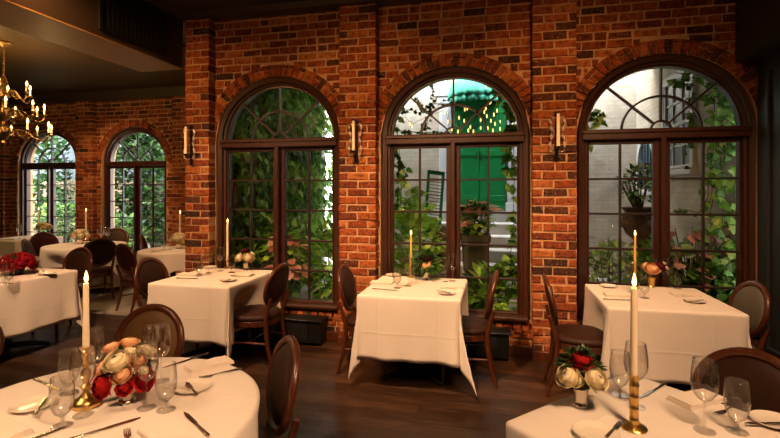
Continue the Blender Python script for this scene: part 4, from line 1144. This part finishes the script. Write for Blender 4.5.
# ---- plants
def plant(name, label, cat, parts, group=None):
    o = empty(name, (0, 0, 0), 0, label, cat, group)
    for nm, mb, mt in parts: mb.build(nm, mt, o, 180)
    return o
def ivy_sheet(name, label, p0, p1, z0, z1, nrm, n, L, mats, seed, thick=.18, hole=0):
    """leaves hanging over a wall between two ground points"""
    rnd = random.Random(seed); a, b = Vector((*p0, 0)), Vector((*p1, 0)); N_ = Vector(nrm); lf = [MB() for _ in mats]
    for i in range(n):
        t = rnd.random(); z = z0+(z1-z0)*rnd.random()
        nz = noise.noise(Vector((t*(b-a).length*1.6, z*1.6, seed)))
        if nz < hole-.5: continue
        p = a.lerp(b, t)+N_*(rnd.random()**1.5*thick+.03+max(0, nz)*.14); p.z = z
        d = Vector((rnd.uniform(-.7, .7), rnd.uniform(-.7, .7), -1))+N_*rnd.uniform(.1, .9)
        q = 0 if nz < .05 else (1 if nz < .3 else 2)
        leaf(lf[min(q, len(mats)-1)], p, d, N_+rdir(rnd)*.4, L*rnd.uniform(.6, 1.3), L*.5*rnd.uniform(.8, 1.1), .2, True)
    sm = MB()
    for k in range(7):
        t = rnd.random(); pts = []
        for j in range(9):
            z = z0+(z1-z0)*j/8; q = a.lerp(b, min(1, max(0, t+rnd.uniform(-.04, .04))))+N_*.03; q.z = z; pts.append(q)
        sm.tube(pts, .010, 5)
    o = empty(name, (0, 0, 0), 0, label, 'ivy')
    for mb, mt in zip(lf, mats):
        if mb.f: mb.build('foliage', mt, o, 180)
    sm.build('stem', BARK, o, 180); return o
def shrub(name, label, c, rx, ry, rz, n, L, mats, seed, W=.42, cat='shrub', stems=7, zc=None, droop=.0, inner=.35):
    rnd = random.Random(seed); lf = [MB() for _ in mats]; c = Vector(c)
    for i in range(n):
        d = rdir(rnd); k = inner+(1-inner)*rnd.random()**.6; p = c+Vector((d.x*rx*k, d.y*ry*k, d.z*rz*k))
        if p.z < .05: p.z = .05+rnd.random()*.1
        g = d*.8+rdir(rnd)*.7+Vector((0, 0, .25-droop))
        q = rnd.random(); w = min(len(mats)-1, int(q*len(mats)))
        leaf(lf[w], p, g, (0, 0, 1), L*rnd.uniform(.6, 1.3), L*W*rnd.uniform(.8, 1.1))
    sm = MB(); zb = zc if zc is not None else .04
    for k in range(stems):
        d = rdir(rnd, -.2, 1); tip = c+Vector((d.x*rx*.85, d.y*ry*.85, d.z*rz*.85)); b = Vector((c.x+d.x*.05, c.y+d.y*.05, zb)); m_ = b.lerp(tip, .5)+Vector((d.x*.03, 0, .05))
        sm.tube([b, b.lerp(m_, .5), m_, m_.lerp(tip, .5), tip], [.010, .009, .007, .005, .003], 6)
    o = empty(name, (0, 0, 0), 0, label, cat)
    for mb, mt in zip(lf, mats):
        if mb.f: mb.build('foliage', mt, o, 180)
    sm.build('stem', BARK, o, 180); return o
def vine(name, label, strands, L, mats, seed, per=26, spread=.06, lobes=True):
    rnd = random.Random(seed); lf = [MB() for _ in mats]; sm = MB()
    for pts in strands:
        P = [Vector(p) for p in pts]; tot = sum((P[i+1]-P[i]).length for i in range(len(P)-1))
        fine = []
        for i in range(len(P)-1):
            for j in range(6): fine.append(P[i].lerp(P[i+1], j/6)+rdir(rnd)*.012)
        fine.append(P[-1]); sm.tube(fine, .004, 5)
        for i in range(int(tot*per)):
            p = rnd.choice(fine)+rdir(rnd)*spread
            d = Vector((rnd.uniform(-1, 1), rnd.uniform(-.8, .1), rnd.uniform(-1, -.1)))
            leaf(lf[rnd.randrange(len(mats))], p, d, Vector((rnd.uniform(-.5, .5), -1, rnd.uniform(-.2, .9))), L*rnd.uniform(.55, 1.25), L*.5*rnd.uniform(.85, 1.1), .18, lobes)
    o = empty(name, (0, 0, 0), 0, label, 'vine')
    for mb, mt in zip(lf, mats):
        if mb.f: mb.build('foliage', mt, o, 180)
    sm.build('stem', BARK, o, 180); return o
G3 = [LF_IVY, LF_VINE, LF_BRIGHT]
# left near window: ivy on the return wall, greenery behind
ivy_sheet('ivy', 'ivy covering the side wall behind the left half of the left near window', (-3.2, 5.0), (-3.2, 7.95), .1, 3.6, (1, 0, 0), 3000, .12, [LF_VINE, LF_BRIGHT, LF_BRIGHT], 21, .25, -.3)
ivy_sheet('ivy', 'ivy hanging left of the white pipe behind the left near window', (-5.2, 8.35), (-3.35, 8.35), .1, 3.5, (0, -1, 0), 2000, .13, [LF_VINE, LF_BRIGHT, LF_BRIGHT], 22, .3, -.3)
slab('wall_garden', BARK, -6.4, -3.28, 8.40, 8.55, .04, 4.3)
ivy_sheet('ivy', 'pale greenery right of the white pipe behind the left near window', (-3.22, 8.75), (-2.3, 8.75), .3, 4.6, (0, -1, 0), 1300, .11, [LF_PALE, LF_BRIGHT], 23, .2, -.4)
shrub('fern_bush', 'bright green bush at the lower right of the left near window', (-2.1, 5.75, .62), .42, .3, .5, 620, .12, [LF_BRIGHT, LF_VINE, LF_BRIGHT], 24, .36)
shrub('leafy_bush', 'dark leafy bush behind the flower cup at the left near window', (-2.95, 5.6, .65), .5, .35, .62, 700, .12, [LF_IVY, LF_VINE, LF_BRIGHT], 25)
def caladium(label, c, r, h, n, L, mats, seed):
    rnd = random.Random(seed); lf = [MB() for _ in mats]; sm = MB()
    for i in range(n):
        d = rdir(rnd, 0, 1); tip = Vector((c[0]+d.x*r*rnd.uniform(.3, 1), c[1]+d.y*r*.8, c[2]+h*rnd.uniform(.35, 1)))
        sm.tube([(c[0]+d.x*.03, c[1]+d.y*.03, .04), (c[0]+d.x*r*.3, c[1]+d.y*r*.3, tip.z*.6), tip], .005, 5)
        leaf(lf[rnd.randrange(len(mats))], tip, Vector((d.x, d.y-.4, -.35)), (0, -.4, 1), L*rnd.uniform(.7, 1.2), L*.42, .15)
    o = empty('caladium_plant', (0, 0, 0), 0, label, 'plant')
    for mb, mt in zip(lf, mats): mb.build('foliage', mt, o, 180)
    sm.build('stem', STEMM, o, 180); return o
caladium('pink-leaved plant at the middle of the left near window, low', (-2.58, 5.35, .3), .30, .75, 44, .15, [LF_PINK, LF_PINK, LF_BRIGHT], 31)
# middle window
shrub('bright_bush', 'bright yellow-green bush behind the golden taper, lower left of the green-door window', (-1.02, 5.75, .85), .36, .3, .72, 900, .11, [LF_BRIGHT], 26)
shrub('leafy_bush', 'low broad-leaved plant at the lower right of the green-door window', (.05, 5.4, .36), .42, .26, .34, 360, .17, [LF_BRIGHT, LF_VINE, LF_IVY], 27, .3)
vine('grape_vine', 'vine hanging down the right edge of the green-door window', [[at_y(517, 70, 5.15), at_y(513, 140, 5.1), at_y(514, 230, 5.1), at_y(509, 275, 5.15)], [at_y(505, 80, 5.15), at_y(510, 120, 5.12), at_y(507, 175, 5.12)], [at_y(495, 88, 5.15), at_y(507, 100, 5.15), at_y(512, 130, 5.15)]], .085, [LF_VINE, LF_IVY, LF_VINE], 28, 34, .045)
vine('grape_vine', 'vine down the left edge of the green-door window', [[(-1.15, 4.965, 2.95), (-1.12, 5.05, 2.8), at_y(392, 100, 5.12), at_y(399, 140, 5.1), at_y(398, 210, 5.1)], [at_y(396, 150, 5.1), at_y(404, 172, 5.1), at_y(400, 205, 5.1)]], .085, [LF_VINE, LF_IVY], 29, 34, .045)
vine('ivy_strand', 'thin strands of small dark ivy leaves across the upper left of the green-door arch', [[(-.62, 4.965, 3.3), (-.6, 5.3, 3.2), at_y(432, 80, 5.5), at_y(433, 100, 5.5), at_y(428, 120, 5.5), at_y(420, 134, 5.5)], [at_y(402, 108, 5.5), at_y(418, 113, 5.5), at_y(432, 104, 5.5), at_y(452, 100, 5.5)], [at_y(416, 96, 5.5), at_y(424, 112, 5.5)], [at_y(398, 131, 5.5), at_y(425, 133, 5.5), at_y(452, 132, 5.5)]], .055, [LF_DARK, LF_DARK, LF_IVY], 30, 42, .025)
# leaning shutter, rocks, planter
sh = empty('garden_shutter', (-.98, 7.0, .62), 0, 'dark green slatted shutter leaning in the courtyard behind the bright bush', 'shutter')
f = MB().box(-.14, -.10, -.02, .02, 0, 1.3, bv=.004).box(.10, .14, -.02, .02, 0, 1.3, bv=.004).box(-.1, .1, -.02, .02, 0, .06).box(-.1, .1, -.02, .02, 1.24, 1.3)
f.build('frame', GREENP, sh, 0); f = MB()
for k in range(22): f.box(-.1, .1, -.015, .015, .08+k*.052, .09+k*.052, T(0, 0, 0))
f.build('slats', LF_DARK, sh, 0); sh.rotation_euler = (radians(-8), radians(7), radians(25))
rk = random.Random(5)
for i, (px, py, r) in enumerate(((437, 232, .2), (446, 255, .19), (433, 262, .21), (447, 284, .2), (438, 294, .24))):
    p = at_y(px, py, 6.25-.1*i); m = MB(); m.ball((0, 0, 0), r, r*.8, r*.62, 16, 10)
    m.v = [tuple(Vector(v)*(1+.35*noise.noise(Vector(v)*6+Vector((i*3, 0, 0))))) for v in m.v]
    o = m.build('garden_rock', ROCKM, None, 180, p); tag(o, ('grey rock highest in the heap beside the courtyard steps', 'grey rock second from top of the heap beside the courtyard steps', 'grey rock in the middle of the heap behind the bright bush', 'grey rock low in the heap beside the courtyard steps', 'grey rock lowest in the heap behind the bright bush')[i], 'rock', 'rocks heaped beside the steps')
p = at_y(475, 275, 5.95)
pl = empty('square_planter', (p[0], p[1], 0), .15, 'dark square planter before the courtyard steps with pink flowers above', 'planter')
MOSS = simple('mossy_dark_stone', (.045, .045, .03), .9, var=.5, scale=12, bmp=.5)
MB().lathe([(0, .04), (.15, .04), (.15, .46), (.13, .5), (0, .5)], 4, R(pi/4)).build('pedestal', MOSS, pl, 0)
MB().lathe([(0, .5), (.15, .5), (.19, .56), (.23, .95), (.25, .96), (.25, 1.04), (.21, 1.04), (.2, .98), (0, .98)], 4, R(pi/4)).build('pot', MOSS, pl, 0)
shrub('potted_plant', 'green plant with pink flowers filling the dark square planter by the steps', (p[0], p[1], 1.22), .20, .18, .22, 330, .09, [LF_DARK, LF_VINE, LF_BRIGHT], 33, cat='plant', zc=1.0)
lf = MB(); sm = MB()
for k in range(9):
    a = k*.7; tip = Vector((p[0]+.03+.10*cos(a), p[1]+.1*sin(a), 1.36+.03*(k % 4)))
    sm.tube([(p[0], p[1], 1.0), tip], .004, 5); leaf(lf, tip, (cos(a)+.3, sin(a)-.2, .15), (0, -.3, 1), .24, .05, .1)
plant('coral_plant', 'coral-pink leaved plant rising above the square planter, in front of the green door', 'plant', [('foliage', lf, LF_CORAL), ('stem', sm, STEMM)])
lf = MB()
r6 = random.Random(8)
for k in range(14):
    q = Vector((p[0]-.04+r6.uniform(-.12, .12), p[1]-.16+r6.uniform(-.05, .05), 1.25+r6.uniform(-.1, .14)))
    for j in range(6): leaf(lf, q, rdir(r6)+Vector((0, -.6, 0)), (0, -1, .3), .04, .014)
plant('pink_blossom', 'small pink blossoms among the leaves of the square planter', 'flowers', [('petals', lf, LF_PINK)])
aw.scale = (.82, .9, .9)
# chandelier reflections in the arch, modelled as added glowing bulbs outside
pts = [(515,180),(540,250),(515,285),(508,302),(535,256),(570,295),(555,315),(520,322),(540,345),(585,350),(630,290),(632,312),(645,365),(560,360),(525,380),(585,385),(550,392),(640,397),(490,340),(490,380),(385,330),(410,345),(440,375),(430,392),(413,290),(425,285),(455,397),(380,397),(350,387),(335,397),(145,360),(315,305),(157,372),(330,350)]
sl = empty('bulb_reflections', (0, 0, 0), 0, 'added glowing bulbs standing in for chandelier reflections in the green-door arch', 'reflection')
bp = [at_y(380+x/4.87, 50+y/4.87, 5.75+.012*(i % 5)) for i, (x, y) in enumerate(pts)]
for b in bp: MB().lathe([(0, -.024), (.004, -.022), (.0085, -.005), (.0075, .008), (.0035, .022), (0, .027)], 10, T(*b)).build('bulb', REFL_BULB, sl, 180)
w = MB(); sb = sorted(bp)
for i in range(0, len(sb)-1):
    a, b = Vector(sb[i]), Vector(sb[i+1]); up = Vector((0, 0, .03)); w.tube([a+up, (a+b)/2+up+Vector((0, .02, .02)), b+up], .0025, 5)
top = Vector(sb[-1]); w.tube([top+Vector((0, 0, .03)), Vector((.75, 5.75, 3.1)), Vector((1.2, 5.4, 3.3)), Vector((1.5, 4.97, 3.4))], .0025, 5)
a = Vector(sb[0]); w.tube([a+Vector((0, 0, .03)), Vector((-1.6, 5.7, 3.0)), Vector((-1.9, 4.97, 3.3))], .0025, 5)
w.build('added_wire', BLACKM, sl, 180)  # made-up wire joining the reflection bulbs
# right-hand window: urn, shrubs, caladiums, vines
ux, uy = 1.74, 6.2
ur = empty('garden_urn', (ux, uy, 0), 0, 'large brown clay urn on a pedestal outside the right-hand window', 'urn')
MB().box(-.17, .17, -.17, .17, .04, .82, bv=.02).box(-.22, .22, -.22, .22, .80, .9, bv=.015).build('pedestal', STONE, ur, 0)
m = MB().lathe([(0, .9), (.12, .9), (.13, .93), (.085, .96), (.09, .99), (.17, 1.06), (.215, 1.17), (.21, 1.27), (.18, 1.33), (.19, 1.345), (.215, 1.36), (.215, 1.39), (.18, 1.39), (.17, 1.35), (0, 1.34)], 36)
for k in range(9):
    a = k*2*pi/9; m.ball((.205*cos(a), .205*sin(a), 1.19), .05, .05, .06, 10, 7); m.ball((.2*cos(a+.35), .2*sin(a+.35), 1.29), .03, .03, .02, 8, 6)
m.build('bowl', TERRA, ur, 60)
shrub('potted_shrub', 'small round-leaved shrub growing out of the clay urn', (ux-.02, uy, 1.68), .25, .22, .23, 300, .06, [LF_DARK, LF_IVY, LF_PALE], 41, zc=1.36, stems=14, inner=.45)
shrub('leafy_bush', 'pale green bush below the clay urn, behind the window table', (1.3, 5.75, .60), .32, .26, .40, 520, .085, [LF_PALE, LF_BRIGHT, LF_PALE], 42, .4)
shrub('leafy_bush', 'bright green bush just right of the clay urn pedestal', (1.72, 5.65, .64), .26, .25, .40, 420, .11, [LF_BRIGHT, LF_VINE], 43, .42)
shrub('ground_plant', 'tuft of bright grass-like leaves low at the left of the right-hand window', (.98, 5.25, .38), .22, .2, .24, 240, .12, [LF_BRIGHT], 44, .14, cat='plant')
caladium('pink and green caladium outside the right half of the right-hand window', (2.08, 5.6, .35), .36, .85, 90, .14, [LF_PINK, LF_PINK, LF_VINE, LF_PALE], 45)
shrub('leafy_bush', 'dark leafy bush at the lower right corner of the right-hand window', (2.2, 5.35, .42), .3, .22, .42, 420, .13, [LF_DARK, LF_IVY, LF_VINE], 46)
vine('grape_vine', 'large-leaved vine hanging thickly over the right side of the right-hand window', [[at_y(742, 60, 5.2), at_y(728, 110, 5.15), at_y(722, 180, 5.12), at_y(724, 250, 5.15), at_y(728, 290, 5.15)], [at_y(735, 90, 5.2), at_y(735, 160, 5.15), at_y(736, 250, 5.15)], [at_y(675, 72, 5.25), at_y(700, 80, 5.2), at_y(722, 105, 5.2), at_y(735, 130, 5.2)], [at_y(716, 80, 5.2), at_y(712, 120, 5.2), at_y(714, 170, 5.15), at_y(710, 235, 5.15)], [at_y(725, 100, 5.2), at_y(718, 140, 5.2), at_y(705, 205, 5.15)]], .095, [LF_VINE, LF_IVY, LF_VINE], 47, 34, .075)
vine('ivy_strand', 'small dark ivy tendril hanging before the white side window', [[at_y(688, 80, 5.3), at_y(690, 110, 5.3), at_y(688, 135, 5.3), at_y(684, 165, 5.3)], [at_y(684, 118, 5.3), at_y(700, 112, 5.3)], [at_y(664, 213, 5.4), at_y(690, 211, 5.4), at_y(715, 214, 5.4)]], .06, [LF_DARK], 48, 34, .03)
vine('grape_vine', 'vine leaves at the left edge of the right-hand window', [[(.80, 4.965, 2.95), (.84, 5.06, 2.8), at_y(586, 90, 5.15), at_y(592, 120, 5.12), at_y(588, 165, 5.1)], [at_y(590, 108, 5.12), at_y(601, 115, 5.12), at_y(596, 126, 5.12)]], .09, [LF_VINE, LF_BRIGHT], 49, 30, .035)
# far windows: garden
for (x, y, rx, rz, z, n, L, mats, seed, lab) in (
        (-8.2, 10.0, .75, 1.5, 1.5, 1100, .16, [LF_GARD, LF_DARK], 51, 'tall green bush behind the right half of the far right window'),
        (-9.4, 10.3, .6, 1.7, 1.8, 1000, .20, [LF_DARK, LF_GARD, LF_GARD], 52, 'dark tall bush behind the left half of the far right window'),
        (-8.9, 9.3, .8, .5, .55, 700, .13, [LF_GARD, LF_IVY], 53, 'pale bright bush low behind the far right window'),
        (-12.2, 10.4, .6, 1.8, 1.9, 1000, .16, [LF_GARD, LF_DARK], 54, 'tall bush behind the left half of the leftmost window'),
        (-10.6, 9.4, .6, .55, .75, 620, .13, [LF_GARD, LF_IVY], 55, 'bright bush low behind the leftmost window'),
        (-8.6, 10.2, 1.2, .8, 3.3, 900, .18, [LF_DARK, LF_GARD], 56, 'leafy crown high behind the far right window')):
    shrub('garden_bush', lab, (x, y, z), rx, .5, rz, n, L, mats, seed, .45)
fe = empty('wooden_fence', (-12.4, 11.1, 0), 0, 'tan board fence seen through the leftmost window', 'fence')
f = MB()
for k in range(24): f.box(-2.0+k*.22, -1.795+k*.22, -.012, .012, .04, 1.9, bv=.004)
f.build('boards', FENCE, fe, 0); f = MB()
for z in (.4, 1.6): f.box(-2.1, 3.3, .012, .05, z-.05, z+.05)
f.build('rails', FENCE, fe, 0)
HAZE = simple('grey_blue_sky_tone', (.15, .18, .21), .9, var=.2, scale=2)  # grey-blue of the sky put into the wall colour
slab('wall_neighbour_screen', HAZE, -18, -5.6, 11.2, 11.5, .04, 9)  # made tall and near to cover the white sky and shade the bushes
sg = empty('pink_sign', (-10.05, 9.5, 2.6), 0, 'small pink-red sign at the right of the leftmost arch', 'sign')
MB().box(-.16, .16, -.015, .015, -.14, .16, bv=.01).build('board', PINKS, sg, 0); MB().tube([(0, .03, -2.55), (0, .03, .1)], .02, 8).build('post', BLACKM, sg)
# ------------------------------------------------------------------ light
def spot(loc, tgt, power, size, color=(1, .60, .30), blend=1.0, rad=.06):
    l = bpy.data.lights.new('ceiling_spot', 'SPOT'); l.energy = power*1.5; l.spot_size = radians(size); l.spot_blend = blend; l.color = color; l.shadow_soft_size = rad
    o = bpy.data.objects.new('ceiling_spot', l); col.objects.link(o); o.location = loc
    o.rotation_euler = (Vector(tgt)-Vector(loc)).to_track_quat('-Z', 'Y').to_euler(); return o
for x, t in ((-2.54, -1.9), (.98, .6)): spot((x, .9, 3.3), (t, 4.6, 2.6), 36, 80, (1, .46, .16))
W1 = (1, .58, .31)
for x, t, p in ((-2.9, -2.7, 380), (-.9, -.68, 520), (1.0, 1.22, 300)):
    spot((x, 1.9, 3.45), (t, 4.1, .95), p, 62, W1)
for x, p in ((-3.3, 95), (-1.4, 105), (.55, 105)):      # grazing the pillars
    spot((x, 2.5, 3.45), (x, 4.5, 1.7), p, 85, (1, .46, .16))
spot((-2.72, .2, 3.4), (-1.45, 1.5, .8), 190, 50, W1, rad=.3)
spot((1.12, .1, 3.42), (-1.4, 1.5, .8), 420, 36, W1, rad=.2)
spot((1.06, .2, 3.4), (.6, 1.75, .8), 340, 48, W1, rad=.3)
spot((-3.1, 1.8, 2.95), (-4.62, 3.45, .75), 360, 40, W1)
spot((-5.6, 3.3, 3.4), (-6.15, 6.1, .9), 330, 36, W1)
spot((-6.9, 6.2, 3.4), (-7.2, 7.6, 1.2), 130, 90, (1, .5, .2))
spot((-4.2, 4.0, 3.4), (-4.5, 5.85, .95), 120, 34, W1)
sn = bpy.data.lights.new('hazy_sun', 'SUN'); sn.energy = 10; sn.angle = radians(35); sn.color = (1, .96, .88)
so = bpy.data.objects.new('hazy_sun', sn); col.objects.link(so); so.rotation_euler = (radians(-14), radians(25), 0)
wd = bpy.data.worlds.new('overcast_sky'); sc.world = wd; wd.use_nodes = True
nt = wd.node_tree; bg = nt.nodes['Background']
tc = nt.nodes.new('ShaderNodeTexCoord'); sx = nt.nodes.new('ShaderNodeSeparateXYZ'); nt.links.new(tc.outputs['Generated'], sx.inputs[0])
rp = nt.nodes.new('ShaderNodeValToRGB'); rp.color_ramp.elements[0].position = 0; rp.color_ramp.elements[0].color = (.62, .62, .60, 1); rp.color_ramp.elements[1].position = .6; rp.color_ramp.elements[1].color = (.86, .91, .95, 1)
nt.links.new(sx.outputs[2], rp.inputs[0]); nt.links.new(rp.outputs[0], bg.inputs['Color']); bg.inputs['Strength'].default_value = 17
sc.view_settings.view_transform = 'Standard'; sc.view_settings.look = 'None'; sc.view_settings.gamma = 1; sc.view_settings.exposure = 0
sc.view_settings.use_curve_mapping = False
sc.cycles.use_denoising = True; sc.cycles.pixel_filter_width = 1.1; sc.cycles.use_adaptive_sampling = False
sc.cycles.max_bounces = 8; sc.cycles.transparent_max_bounces = 24; sc.cycles.caustics_reflective = False; sc.cycles.caustics_refractive = False
sc.cycles.sample_clamp_indirect = 6
